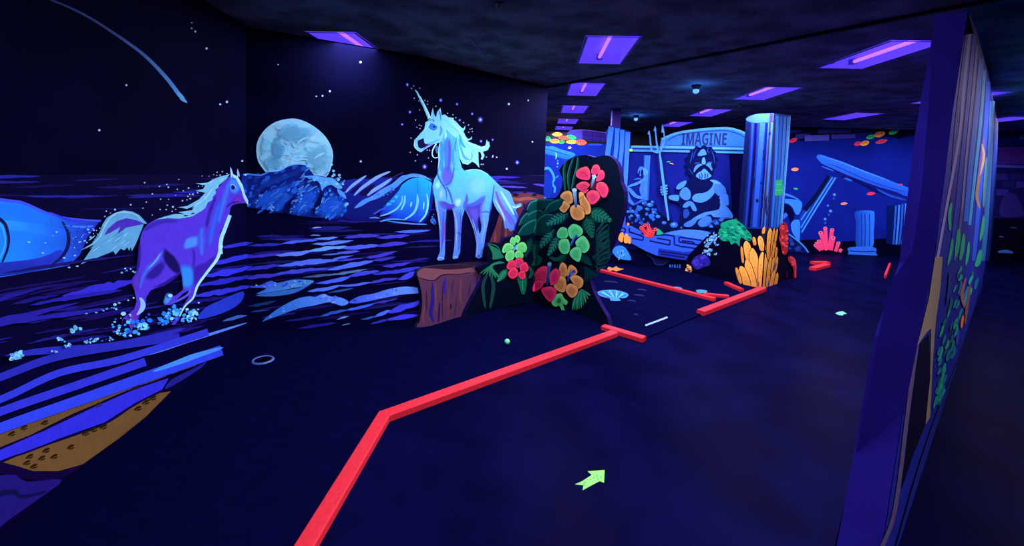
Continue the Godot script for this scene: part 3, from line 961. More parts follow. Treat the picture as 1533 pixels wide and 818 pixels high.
	stroke([400, 395, 480, 330, 600, 255, 708, 178], 44, "7aa4ff")
	shape([200, 350, 290, 270, 340, 250, 250, 350], "100e50")
	shape([300, 380, 390, 300, 500, 250, 440, 340, 380, 390], "100e50")
	stroke([720, 165, 850, 105], 8, "3a4088")
	each = ""
	shape([245, 545, 340, 450, 460, 398, 570, 318, 700, 250, 820, 153, 880, 140, 960, 122, 1050, 135, 1110, 155, 1190, 207, 1100, 182, 960, 165, 850, 212, 760, 292, 650, 352, 540, 424, 430, 462, 330, 522], "4a8cfa")
	done("foam_arm")
	dabs([260, 535, 460, 400, 700, 255, 820, 160, 960, 130, 1100, 160, 950, 160, 830, 215, 640, 350, 430, 460], 90, 8, 26, ["5c9cff", "3a78f0", "6aacff", "2a60dc"], 0.7, -0.5)
	dabs([560, 400, 700, 300, 760, 320, 650, 400], 18, 8, 22, ["3a78f0", "2c54d8"], 0.7)
	dabs([600, 530, 700, 440, 780, 360, 800, 420, 700, 500], 40, 8, 24, ["2aa4ff", "1a80f0", "40b4ff"], 0.7, -0.6)
	heap("foam_dabs")
	each = "water_streak"
	for s in [[[830, 385, 822, 470, 760, 555, 660, 610, 555, 645], 22], [[862, 385, 856, 480, 812, 575], 26], [[1012, 365, 1012, 500, 965, 610, 845, 692], 28], [[1125, 360, 1140, 490, 1115, 620, 1035, 718], 26], [[948, 465, 930, 532], 22], [[1090, 465, 1085, 565], 20]]:
		stroke(s[0], s[1], "6cc4ff")
	stroke([550, 712, 700, 680, 885, 690], 20, "4a90f0")
	stroke([640, 702, 900, 732, 1130, 745], 18, "4a80f0")
	stroke([425, 665, 500, 660, 555, 668], 18, "5a80e8")
	stroke([470, 625, 560, 570, 640, 540], 22, "3a50e0")
	each = ""
	for d in [[1200, 700, 32], [1215, 720, 26], [1195, 655, 12], [1210, 625, 9]]:
		dot(d[0], d[1], d[2], "2a68d8")
		dot(d[0] + 4, d[1] + 3, d[2] * 0.6, "16289c")
	heap("spray")

	pigment = 1.0
	paint_purple_horse()

func paint_purple_horse() -> void:
	figure([face_horse], "painted_purple_horse", "purple painted horse with pale blue mane galloping through the surf", "mural", Vector2(250, 490), "", 0.016)
	var k3 := [100.0, 240.0, 0.18265]
	view(k3[0], k3[1], k3[2])
	pigment = 0.82
	shape([635, 520, 570, 450, 510, 420, 440, 411, 370, 430, 300, 470, 265, 525, 240, 590, 180, 680, 69, 746, 199, 690, 84, 854, 242, 790, 356, 746, 371, 775, 414, 725, 443, 739, 470, 715, 485, 742, 499, 711, 507, 747, 542, 682, 592, 560, 605, 522], "5ea6e4", false)
	for k in 26:
		var x := rng.randf_range(200, 520)
		var y := rng.randf_range(590, 720)
		stroke([x, y, x - 25, y + 22, x - 55, y + 42], rng.randf_range(4, 9), ["4a90d4", "86ccf8", "5aa2e0"][k % 3])
	stroke([600, 515, 540, 450, 440, 425, 350, 450, 290, 520, 230, 640, 120, 725], 14, "86ccf8")
	shape([612, 522, 540, 490, 460, 474, 380, 500, 310, 560, 278, 614, 330, 592, 412, 545, 388, 604, 460, 552, 540, 536], "4a30c4", false)
	done("tail")
	pigment = 1.0
	var p := P([575, 640, 585, 600, 605, 560, 640, 520, 700, 485, 800, 475, 900, 480, 1000, 465, 1080, 420, 1150, 340, 1200, 250, 1260, 180, 1320, 130, 1370, 145, 1405, 220, 1440, 305, 1472, 362, 1440, 352, 1380, 352, 1335, 370, 1320, 395, 1312, 450, 1265, 540, 1235, 600, 1228, 680])
	view(160, 360, 0.1833)
	p.append_array(P([900, 20, 890, 100, 870, 165, 830, 230, 760, 310, 715, 370, 690, 440, 640, 510, 600, 570, 565, 650, 530, 690, 500, 690, 550, 620, 590, 550, 640, 470, 660, 405, 600, 432, 540, 490, 500, 530, 445, 527, 440, 500, 470, 470, 540, 450, 600, 402, 595, 330, 580, 265, 530, 300, 430, 370, 330, 410, 292, 470, 290, 540, 240, 612, 190, 690, 170, 762, 120, 762, 90, 700, 100, 640, 150, 600, 195, 560, 215, 500, 200, 420, 175, 340, 182, 308, 225, 250, 240, 200, 238, 100]))
	lay(p, hue("4c31d2"))
	done("body")
	each = "painted_shade"  # body shading painted into the mural horse
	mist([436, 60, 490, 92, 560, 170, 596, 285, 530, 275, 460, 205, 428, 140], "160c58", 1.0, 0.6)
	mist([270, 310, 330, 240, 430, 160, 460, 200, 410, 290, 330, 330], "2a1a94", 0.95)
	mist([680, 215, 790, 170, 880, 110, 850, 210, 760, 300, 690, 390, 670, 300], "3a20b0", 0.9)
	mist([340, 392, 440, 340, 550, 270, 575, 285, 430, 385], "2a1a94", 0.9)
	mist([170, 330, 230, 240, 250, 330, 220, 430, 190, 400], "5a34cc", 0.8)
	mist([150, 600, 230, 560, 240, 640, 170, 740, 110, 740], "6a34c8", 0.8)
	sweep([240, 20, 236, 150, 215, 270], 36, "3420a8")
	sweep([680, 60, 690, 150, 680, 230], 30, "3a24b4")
	each = "highlight_or_marking"  # blue highlights painted into the mural, with shin, hoof and eye markings
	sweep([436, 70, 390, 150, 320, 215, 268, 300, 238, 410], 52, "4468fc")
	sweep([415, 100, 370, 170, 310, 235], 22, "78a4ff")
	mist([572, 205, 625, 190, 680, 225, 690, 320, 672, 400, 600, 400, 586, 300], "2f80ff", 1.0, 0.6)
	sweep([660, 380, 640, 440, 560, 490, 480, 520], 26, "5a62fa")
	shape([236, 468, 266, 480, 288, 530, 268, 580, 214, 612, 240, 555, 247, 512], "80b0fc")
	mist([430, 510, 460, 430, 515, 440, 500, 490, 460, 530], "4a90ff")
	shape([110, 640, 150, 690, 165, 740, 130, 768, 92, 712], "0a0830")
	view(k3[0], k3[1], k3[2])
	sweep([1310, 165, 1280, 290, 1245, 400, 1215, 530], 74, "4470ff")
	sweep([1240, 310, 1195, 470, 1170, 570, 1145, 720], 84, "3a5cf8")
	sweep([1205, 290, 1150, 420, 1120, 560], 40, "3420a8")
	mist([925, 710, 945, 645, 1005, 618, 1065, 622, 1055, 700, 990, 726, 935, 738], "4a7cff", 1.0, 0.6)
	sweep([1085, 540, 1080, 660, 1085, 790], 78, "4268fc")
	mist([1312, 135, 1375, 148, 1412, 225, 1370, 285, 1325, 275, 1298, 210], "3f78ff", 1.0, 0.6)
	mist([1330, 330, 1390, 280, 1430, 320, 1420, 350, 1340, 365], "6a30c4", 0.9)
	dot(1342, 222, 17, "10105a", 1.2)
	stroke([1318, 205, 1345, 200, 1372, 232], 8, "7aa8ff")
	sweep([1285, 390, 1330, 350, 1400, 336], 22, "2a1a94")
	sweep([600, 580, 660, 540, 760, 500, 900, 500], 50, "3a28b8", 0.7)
	each = ""
	each = "ear_or_blaze"
	shape([1318, 52, 1332, 80, 1342, 112, 1330, 150, 1322, 130], "8abcff", false)
	shape([1378, 66, 1390, 95, 1398, 132, 1378, 134, 1374, 100], "7aa8fa", false)
	shape([1338, 112, 1378, 132, 1420, 200, 1442, 280, 1478, 355, 1466, 372, 1430, 312, 1402, 222, 1365, 152, 1340, 140], "98d0ff", false)
	each = ""
	stroke([1316, 450, 1275, 560, 1245, 640, 1236, 720, 1240, 770], 30, "8fd0f4", 34)  # light along the chest edge, painted as part of the mural
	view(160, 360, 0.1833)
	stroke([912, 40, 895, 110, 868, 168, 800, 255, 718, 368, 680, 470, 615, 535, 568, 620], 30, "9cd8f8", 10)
	done("chest_highlight")
	view(k3[0], k3[1], k3[2])
	pigment = 0.85
	shape([1312, 114, 1240, 132, 1190, 150, 1130, 184, 1028, 190, 1112, 206, 1092, 236, 1028, 250, 1112, 266, 1060, 320, 960, 375, 884, 386, 960, 398, 1032, 370, 1000, 410, 888, 425, 942, 442, 860, 440, 780, 460, 700, 486, 800, 475, 900, 479, 1000, 462, 1080, 416, 1110, 392, 1130, 350, 1172, 322, 1170, 300, 1200, 270, 1195, 240, 1220, 225, 1222, 205, 1255, 180, 1290, 150], "70baf0", false)
	shape([925, 455, 945, 448, 975, 452, 950, 462], "120c48", false)
	shape([985, 440, 1010, 430, 1030, 435, 1005, 444], "120c48", false)
	stroke([1280, 140, 1190, 200, 1120, 300, 1000, 395], 10, "9cdcff")
	stroke([1240, 160, 1160, 230, 1080, 340], 8, "5aa8ec")
	stroke([1180, 160, 1120, 190, 1060, 192], 6, "9cdcff")
	done("mane")
	pigment = 1.0
	# surf kicked up by the hooves
	view(160, 360, 0.1833)
	dabs([60, 780, 100, 690, 190, 640, 250, 650, 320, 600, 330, 640, 300, 720, 190, 790], 70, 9, 26, ["2f8cff", "1f6cf0", "5ab8ff", "2450d8"], 0.8)
	dabs([370, 690, 440, 560, 500, 530, 580, 560, 540, 640, 460, 690], 60, 9, 26, ["2f8cff", "2474f4", "5ab8ff", "2450d8"], 0.8)
	dabs([570, 660, 620, 560, 690, 570, 715, 600, 700, 650, 620, 680], 60, 6, 18, ["5ab8ff", "2f8cff", "9ce0ff"], 0.8)
	dabs([-160, 820, 20, 640, 100, 600, 180, 610, 80, 780, -40, 860], 60, 5, 15, ["3a9cff", "6ac4ff", "1f5ce8"], 0.8)
	dabs([200, 720, 240, 680, 300, 690, 290, 740, 230, 745], 16, 7, 18, ["6cc4ff", "8ad4ff"], 0.8)
	for d in [[480, 452, 20], [20, 525, 15], [58, 512, 10], [30, 562, 10], [105, 230, 9], [75, 265, 10], [170, 254, 8], [130, 490, 8], [175, 470, 9], [90, 600, 22], [700, 605, 14], [690, 640, 10], [710, 565, 8], [715, 510, 9], [490, 640, 16], [40, 760, 12], [150, 780, 12]]:
		dot(d[0], d[1], d[2], "8accff", 0.75)
	view(0, 230, 0.37915)
	for d in [[278, 694, 22], [215, 735, 15], [240, 760, 13], [188, 780, 11], [60, 798, 30], [30, 803, 20], [345, 735, 16], [320, 742, 12], [415, 733, 8], [430, 600, 6], [445, 592, 6], [420, 610, 6], [395, 612, 6], [380, 620, 5], [352, 628, 5], [312, 632, 5], [455, 470, 5], [488, 455, 5], [473, 462, 5], [505, 468, 5]]:
		dabs([d[0] - d[2], d[1] - d[2] * 0.5, d[0] + d[2], d[1] - d[2] * 0.5, d[0] + d[2], d[1] + d[2] * 0.5, d[0] - d[2], d[1] + d[2] * 0.5], 6, d[2] * 0.3, d[2] * 0.55, ["4aa0d8", "7cc4f0", "5a90e8"], 0.8)
	heap("surf")
	view(k3[0], k3[1], k3[2])
	for d in [[650, 275, 11], [585, 183, 10], [710, 213, 9], [770, 198, 9], [783, 220, 11], [858, 238, 9], [908, 250, 8], [952, 227, 11], [870, 156, 7], [843, 287, 7], [988, 278, 12], [962, 278, 9], [945, 295, 9], [966, 314, 11], [938, 324, 8], [900, 331, 10], [718, 319, 8], [785, 320, 6], [597, 342, 9], [467, 364, 11], [335, 404, 13], [297, 432, 7], [262, 417, 10], [250, 460, 9], [773, 368, 9], [820, 382, 13], [843, 403, 8], [813, 418, 9], [763, 404, 10], [712, 403, 9], [568, 392, 8], [647, 449, 7], [1190, 97, 8], [1232, 92, 9], [1272, 108, 9], [1214, 121, 9], [1186, 124, 7], [1160, 117, 6], [1122, 130, 6], [1063, 129, 6], [1150, 155, 5], [1032, 213, 7], [1065, 212, 6], [1025, 266, 9], [155, 572, 12], [178, 575, 8], [152, 602, 8], [205, 556, 8], [65, 612, 7], [42, 668, 10], [97, 674, 9], [185, 605, 7]]:
		dot(d[0], d[1], d[2] * 0.75, "8aa4e4", 0.85)
	heap("sparkles")

# ---------------------------------------------------------------- unicorn, rocks and the cliff board
func paint_unicorn_corner() -> void:
	var rear: Array = [sea_walls[2], sea_walls[1]]
	figure(rear, "painted_rock_ledge", "brown painted rock ledge behind the unicorn's tail", "mural", Vector2(760, 395), "", 0.010)
	view(0, 0, 1)
	shape([757, 291, 775, 289, 795, 289, 814, 293, 814, 352, 790, 380, 780, 420, 735, 420, 730, 396, 733, 360, 742, 336, 749, 312], "52293a", false)
	shape([660, 398, 690, 393, 728, 391, 735, 410, 690, 414, 655, 410], "2a1830", false)
	done("rock")
	each = "crack"
	for s in [[[764, 296, 774, 299, 790, 297, 808, 301], 5, "7a4440"], [[752, 330, 750, 360, 745, 392], 5, "3a1c34"], [[741, 345, 739, 380], 4, "6a3848"], [[783, 302, 786, 330, 782, 360], 4, "241028"], [[795, 302, 794, 340], 4, "6e3c46"], [[757, 340, 755, 385], 3, "70404a"]]:
		stroke(s[0], s[1], s[2])
	for s in [[771, 292, 5], [799, 292, 4], [785, 288, 3]]:
		dot(s[0], s[1], s[2], "140a20", 0.5)
	each = ""

	pigment = 0.95
	figure(rear, "painted_unicorn", "pale blue unicorn with flowing mane standing on the painted cliff", "mural", Vector2(690, 390), "", 0.0145)
	var kh := [610.0, 125.0, 0.1589]
	var kb := [630.0, 240.0, 0.1956]
	view(kb[0], kb[1], kb[2])
	shape([550, 150, 610, 205, 670, 240, 690, 280, 715, 340, 755, 328, 766, 350, 720, 376, 735, 420, 746, 520, 736, 556, 700, 535, 680, 545, 660, 520, 636, 522, 620, 440, 570, 370, 545, 300, 548, 200], "5aa0fa", true, "5070f0", [600, 220, 700, 540])
	stroke([565, 230, 600, 330, 650, 420, 690, 500], 26, "6a4ce8")
	stroke([600, 230, 660, 330, 710, 420], 20, "86ccff")
	stroke([640, 380, 690, 450, 730, 540], 18, "4a5cf0")
	stroke([560, 300, 610, 390, 640, 470], 12, "8ac4ff")
	stroke([700, 380, 730, 440, 742, 520], 14, "3a48d8")
	stroke([690, 350, 720, 362, 758, 345], 10, "9cdcff")
	done("tail")
	view(kh[0], kh[1], kh[2])
	var p := P([330, 400, 300, 540, 285, 620, 292, 720, 278, 812])
	view(kb[0], kb[1], kb[2])
	p.append_array(P([118, 110, 95, 150, 85, 200, 100, 290, 105, 350, 125, 430, 135, 520, 140, 620, 140, 700, 118, 755, 130, 768, 170, 762, 178, 720, 180, 600, 178, 480, 190, 370, 230, 360, 250, 420, 255, 560, 250, 660, 237, 745, 245, 757, 275, 750, 295, 700, 300, 560, 310, 440, 330, 372, 365, 440, 400, 540, 420, 640, 412, 740, 440, 752, 462, 740, 480, 640, 492, 560, 515, 440, 535, 360, 556, 210, 556, 152, 500, 100, 440, 72, 380, 68, 325, 80, 305, 55]))
	view(kh[0], kh[1], kh[2])
	p.append_array(P([500, 780, 480, 700, 470, 560, 480, 490, 400, 440]))
	var q := [hue("5c86f6"), view_o, view_o]
	view(kb[0], kb[1], kb[2])
	var g := P([300, 200, 260, 480])
	lay(p, hue("4eb0f8"), [hue("5280f4"), g[0], g[1]])
	done("body")
	each = "painted_shade"  # belly and leg shading painted into the mural unicorn
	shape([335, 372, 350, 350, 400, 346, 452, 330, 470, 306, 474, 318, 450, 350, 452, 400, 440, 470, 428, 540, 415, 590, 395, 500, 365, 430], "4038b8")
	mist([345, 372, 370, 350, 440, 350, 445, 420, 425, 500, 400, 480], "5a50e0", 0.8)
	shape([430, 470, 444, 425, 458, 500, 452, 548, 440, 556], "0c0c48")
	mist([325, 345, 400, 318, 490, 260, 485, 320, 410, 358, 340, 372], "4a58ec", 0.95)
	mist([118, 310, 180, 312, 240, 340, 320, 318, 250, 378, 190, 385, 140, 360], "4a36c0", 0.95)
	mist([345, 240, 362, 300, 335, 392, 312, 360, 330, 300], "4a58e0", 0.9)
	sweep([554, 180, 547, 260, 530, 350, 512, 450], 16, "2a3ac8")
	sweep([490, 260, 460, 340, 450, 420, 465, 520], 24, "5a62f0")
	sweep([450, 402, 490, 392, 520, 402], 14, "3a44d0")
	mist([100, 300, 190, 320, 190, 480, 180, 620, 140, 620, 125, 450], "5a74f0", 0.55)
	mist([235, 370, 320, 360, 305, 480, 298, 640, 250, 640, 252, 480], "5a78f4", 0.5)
	each = "shading_stroke"  # lights and shades modelling the coat, painted in as mural art
	mist([155, 40, 225, 40, 250, 120, 225, 200, 170, 210, 140, 120], "5a58f0", 0.9)
	sweep([142, 10, 122, 100, 150, 170, 185, 230, 192, 310], 18, "3a3ac8")
	sweep([252, 10, 240, 110, 215, 170, 160, 198], 16, "4a4ad8")
	sweep([185, 200, 215, 250, 240, 340], 24, "4446d8")
	mist([105, 170, 135, 145, 148, 200, 118, 232, 96, 200], "8cd0ff", 0.9)
	mist([125, 250, 160, 200, 172, 270, 140, 310], "86b8ff", 0.9)
	mist([245, 312, 290, 278, 312, 312, 292, 360, 255, 360], "8cc8ff", 0.95)
	sweep([108, 290, 125, 400, 144, 540], 18, "8ab4ff")
	sweep([172, 380, 166, 470, 160, 560, 150, 710], 22, "4a56f0")
	sweep([165, 470, 174, 560, 158, 640], 18, "8a3ccc", 0.8)
	sweep([240, 380, 262, 450, 268, 540, 260, 720], 18, "8ab4ff")
	sweep([294, 390, 300, 480, 292, 560, 280, 710], 18, "4a5cf0")
	sweep([270, 552, 290, 560, 302, 578], 14, "3038b0")
	sweep([470, 410, 482, 500, 470, 560, 446, 660], 22, "86a8ff")
	sweep([385, 440, 415, 540, 434, 640], 18, "7898fc")
	sweep([430, 590, 425, 680, 418, 745], 16, "86a8ff")
	sweep([118, 760, 140, 742, 174, 754], 14, "9ad0ff")
	sweep([238, 750, 258, 738, 280, 744], 13, "9ad0ff")
	stroke([425, 745, 436, 725, 445, 748], 7, "2a3098")
	mist([360, 110, 470, 100, 540, 180, 500, 270, 400, 300, 330, 240], "78c8ff", 0.6)
	sweep([330, 84, 390, 74, 450, 80, 520, 118], 16, "9ce0ff")
	view(kh[0], kh[1], kh[2])
	mist([325, 540, 370, 480, 412, 560, 412, 680, 400, 830, 345, 830, 332, 680], "4a74f4", 0.9)
	sweep([310, 540, 318, 680, 308, 830], 50, "3a8cf6")
	sweep([384, 520, 388, 680, 372, 840], 36, "5a4ce4")
	sweep([465, 470, 430, 560, 440, 700, 475, 830], 44, "58b8fc")
	sweep([440, 580, 418, 700, 440, 830], 26, "4a90f4")
	stroke([295, 560, 284, 640, 288, 730, 278, 812], 9, "96d8ff")
	each = ""
	shape([196, 345, 160, 370, 150, 430, 110, 480, 60, 535, 54, 590, 90, 635, 120, 650, 160, 617, 240, 572, 300, 556, 330, 500, 348, 440, 318, 380, 314, 310, 302, 232, 270, 270, 262, 322, 246, 300, 230, 232, 214, 290, 208, 332], "72c4fa", false)
	done("head")
	each = "face_marking"
	shape([90, 548, 112, 530, 142, 518, 152, 562, 182, 573, 205, 577, 160, 598, 122, 614, 98, 600], "0b0f4a")
	shape([190, 410, 215, 375, 260, 395, 272, 420, 240, 445, 205, 430], "2f70e4")
	dot(242, 410, 13, "101870", 0.7)
	stroke([290, 500, 310, 440, 300, 400], 22, "4a90f4")
	stroke([160, 572, 230, 556, 300, 520], 14, "4a9cf4")
	stroke([200, 355, 222, 342, 240, 352, 222, 366], 8, "2a50b8")
	stroke([285, 255, 298, 285, 305, 350], 10, "2f60d8")
	stroke([232, 250, 238, 290, 240, 330], 9, "5aa4f4")
	stroke([150, 440, 180, 410, 200, 380], 8, "a0e0ff")
	stroke([62, 545, 64, 600, 105, 640], 8, "a8e4ff")
	stroke([130, 630, 180, 590, 240, 570], 10, "6c5ce8")
	each = ""
	shape([64, 60, 86, 75, 140, 170, 185, 260, 212, 322, 185, 342, 160, 270, 120, 175], "98dcff", false)
	stroke([75, 72, 125, 180, 175, 300, 190, 335], 8, "6ab4f4", 14)
	done("horn")
	shape([310, 300, 345, 294, 372, 318, 430, 328, 422, 342, 450, 362, 490, 408, 515, 428, 536, 398, 532, 432, 517, 452, 540, 500, 560, 524, 584, 520, 596, 498, 597, 524, 552, 545, 620, 570, 690, 598, 725, 585, 738, 530, 750, 560, 758, 545, 766, 592, 745, 630, 702, 642, 717, 682, 696, 720, 680, 712, 690, 690, 680, 652, 658, 642, 660, 740, 668, 795, 630, 752, 600, 737, 560, 766, 512, 756, 482, 702, 470, 600, 452, 520, 400, 482, 352, 432, 357, 510, 342, 530, 335, 480, 310, 392], "78ccf6", false)
	for s in [[[330, 330, 400, 400, 470, 460, 520, 560], 16, "6ac0f6"], [[480, 480, 500, 560, 540, 610], 24, "2f98ec"], [[470, 520, 490, 600, 520, 680, 550, 700], 20, "3aa4f0"], [[400, 350, 470, 430, 540, 540, 600, 580], 10, "b0ecff"], [[540, 560, 600, 620, 640, 680], 16, "68bcf4"], [[620, 590, 680, 610, 740, 600], 10, "b0ecff"], [[500, 640, 530, 700, 580, 720], 22, "5a8cf4"], [[345, 440, 356, 490, 345, 525], 8, "b0ecff"], [[460, 500, 440, 580, 450, 640], 10, "2a80e0"], [[590, 640, 600, 690, 570, 740], 10, "4a90e8"]]:
		stroke(s[0], s[1], s[2])
	done("mane")
	stroke([262, 568, 228, 630, 226, 680, 250, 702, 282, 694], 13, "96dcff", 7)
	shape([252, 610, 275, 590, 282, 640, 265, 660], "2a60c8")
	done("beard")
	pigment = 0.9
	# twinkling dots round the unicorn
	figure(rear, "painted_sparkles", "violet and white sparkle dots around the unicorn's head", "stars", Vector2(640, 240), "", 0.003)
	for s in [[465, 195, 14], [608, 287, 14], [685, 342, 26], [312, 158, 18], [22, 270, 16], [160, 785, 24], [800, 530, 12], [490, 346, 14], [-2, 12, 18], [1032, 745, 20], [690, 545, 14], [-52, 386, 14], [36, 186, 0]]:
		if s[2] > 0:
			dot(s[0], s[1], s[2], "2a2a9c", 1.1)
			dot(s[0], s[1], s[2] * 0.62, "5a58d8", 1.1)
			dot(s[0], s[1], s[2] * 0.3, "c8d0ff")
			done("glow_star")
	for s in [[57, 25], [37, 48], [113, 45], [62, 140], [187, 168], [187, 196], [265, 215], [112, 250], [75, 345], [110, 393], [87, 415], [115, 425], [32, 514], [375, 282], [425, 295], [453, 323], [525, 370], [573, 393], [587, 432], [604, 427], [574, 460], [608, 453], [803, 680], [740, 694], [692, 762], [710, 762], [223, 736], [73, 730], [92, 673], [25, 650], [205, 630], [183, 628], [195, 702], [128, 400], [105, 165], [160, 160]]:
		dot(s[0], s[1], 6.5, "9098c8")
		done("speck")

	# the cliff is a board of its own in front of the bent wall
	var n2: Vector3 = sea_walls[2].n
	var shift := Vector2(n2.x, -n2.z) * 0.06
	var cliff := upright(W1 + shift, W2 + shift)
	figure([cliff], "cliff_cutout", "purple brown cliff cut-out board under the unicorn's hooves", "cutout", Vector2(650, 490), "", 0.0)
	view(540, 400, 0.17117)
	var outline := soft(P([486, 70, 508, 28, 560, 4, 700, -14, 860, -20, 1000, -6, 1075, 40, 1060, 130, 1000, 225, 940, 335, 880, 430, 850, 520, 505, 560, 508, 480, 532, 330, 522, 200, 500, 110]), 2)
	board("board", outline, 0.04, "583358", mats.dark_edge)
	shape([495, 60, 515, 30, 560, 10, 700, -4, 860, -10, 960, 8, 1040, 48, 940, 45, 860, 62, 740, 62, 690, 75, 650, 112, 610, 115, 540, 98, 505, 85], "7a485e")
	shape([560, 4, 700, -14, 860, -20, 990, -8, 930, 10, 780, 22, 640, 14], "2c1a34")
	done("lip")
	each = "crack"
	for s in [[[500, 90, 540, 104, 620, 120, 660, 108, 700, 78, 760, 64, 860, 64, 960, 48], 9, "1c0c30"], [[625, 130, 628, 300, 612, 400, 640, 490], 34, "2a1a8c"], [[740, 90, 730, 200, 742, 240], 28, "3a22a0"], [[570, 200, 578, 300, 572, 400], 12, "321a34"], [[690, 300, 685, 400, 680, 490], 18, "2c1868"], [[720, 130, 712, 300, 718, 470], 10, "301a44"], [[785, 320, 790, 350, 782, 370], 12, "1c0c2c"], [[820, 90, 800, 180, 805, 260], 14, "48284a"], [[880, 90, 870, 220, 880, 330], 16, "70425a"], [[940, 80, 930, 200, 920, 300], 12, "50305c"], [[1020, 80, 1015, 150, 990, 220], 20, "32208c"], [[660, 140, 655, 260, 660, 400], 14, "6c4060"], [[840, 250, 830, 350, 820, 430], 10, "3a2040"], [[960, 140, 950, 210, 945, 260], 9, "2c1868"], [[560, 330, 545, 420, 550, 500], 14, "74404c"], [[770, 200, 762, 330, 770, 440], 12, "6c3c50"]]:
		stroke(s[0], s[1], s[2])
	stroke([488, 60, 502, 112, 524, 200, 534, 330, 508, 490], 7, "160a28", 7)
	each = ""

# ---------------------------------------------------------------- the flower board
func petals(list: Array, hex: String, to: String, rim: String) -> void:
	for a in list:
		var p := P(a)
		var c := Vector2.ZERO
		for v in p:
			c += v / p.size()
		var big := PackedVector2Array()
		for v in p:
			big.append(c + (v - c) * 1.07)
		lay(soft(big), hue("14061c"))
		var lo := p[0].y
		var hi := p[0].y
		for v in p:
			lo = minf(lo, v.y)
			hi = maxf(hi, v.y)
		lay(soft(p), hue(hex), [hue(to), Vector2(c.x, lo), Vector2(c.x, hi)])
		var d := done("petal", fig_part)
		var inner := []
		for v in p:
			var w: Vector2 = (c + (v - c) * 0.85 + Vector2(0, (hi - lo) * 0.04) - view_o) / view_s
			inner.append_array([w.x, w.y])
		each = "petal_shade"  # darker petal heart, volume shading painted in
		each_parent = d
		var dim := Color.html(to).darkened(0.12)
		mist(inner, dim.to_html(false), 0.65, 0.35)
		each = ""
		each_parent = null

var fig_part: Node3D

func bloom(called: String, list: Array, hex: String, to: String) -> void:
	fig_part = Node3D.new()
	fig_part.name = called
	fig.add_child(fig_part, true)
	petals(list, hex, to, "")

func leaf(x0: float, y0: float, x1: float, y1: float, w: float, hex: String, rib: String) -> void:
	var a := Vector2(x0, y0)
	var b := Vector2(x1, y1)
	var d := b - a
	var n := d.orthogonal().normalized() * w * 0.5
	var l := []
	for t in [0.0, 0.2, 0.45, 0.75, 1.0]:
		var v: Vector2 = a + d * t + n * sin(PI * pow(t, 0.8))
		l.append_array([v.x, v.y])
	for t in [0.75, 0.45, 0.2]:
		var v: Vector2 = a + d * t - n * sin(PI * pow(t, 0.8))
		l.append_array([v.x, v.y])
	shape(l, hex)
	stroke([x0, y0, (x0 + x1) / 2, (y0 + y1) / 2, x1, y1], w * 0.10, rib)
	for k in 6:
		var t := 0.16 + k * 0.13
		for s in [-1.0, 1.0]:
			var e := sin(PI * pow(t + 0.06, 0.8)) * 0.82
			var u := a + d * t
			var v: Vector2 = a + d * (t + 0.15) + n * s * e
			stroke([u.x, u.y, (u.x + v.x) / 2 + d.x * 0.02, (u.y + v.y) / 2 + d.y * 0.02, v.x, v.y], w * 0.13, rib)
	done("leaf")

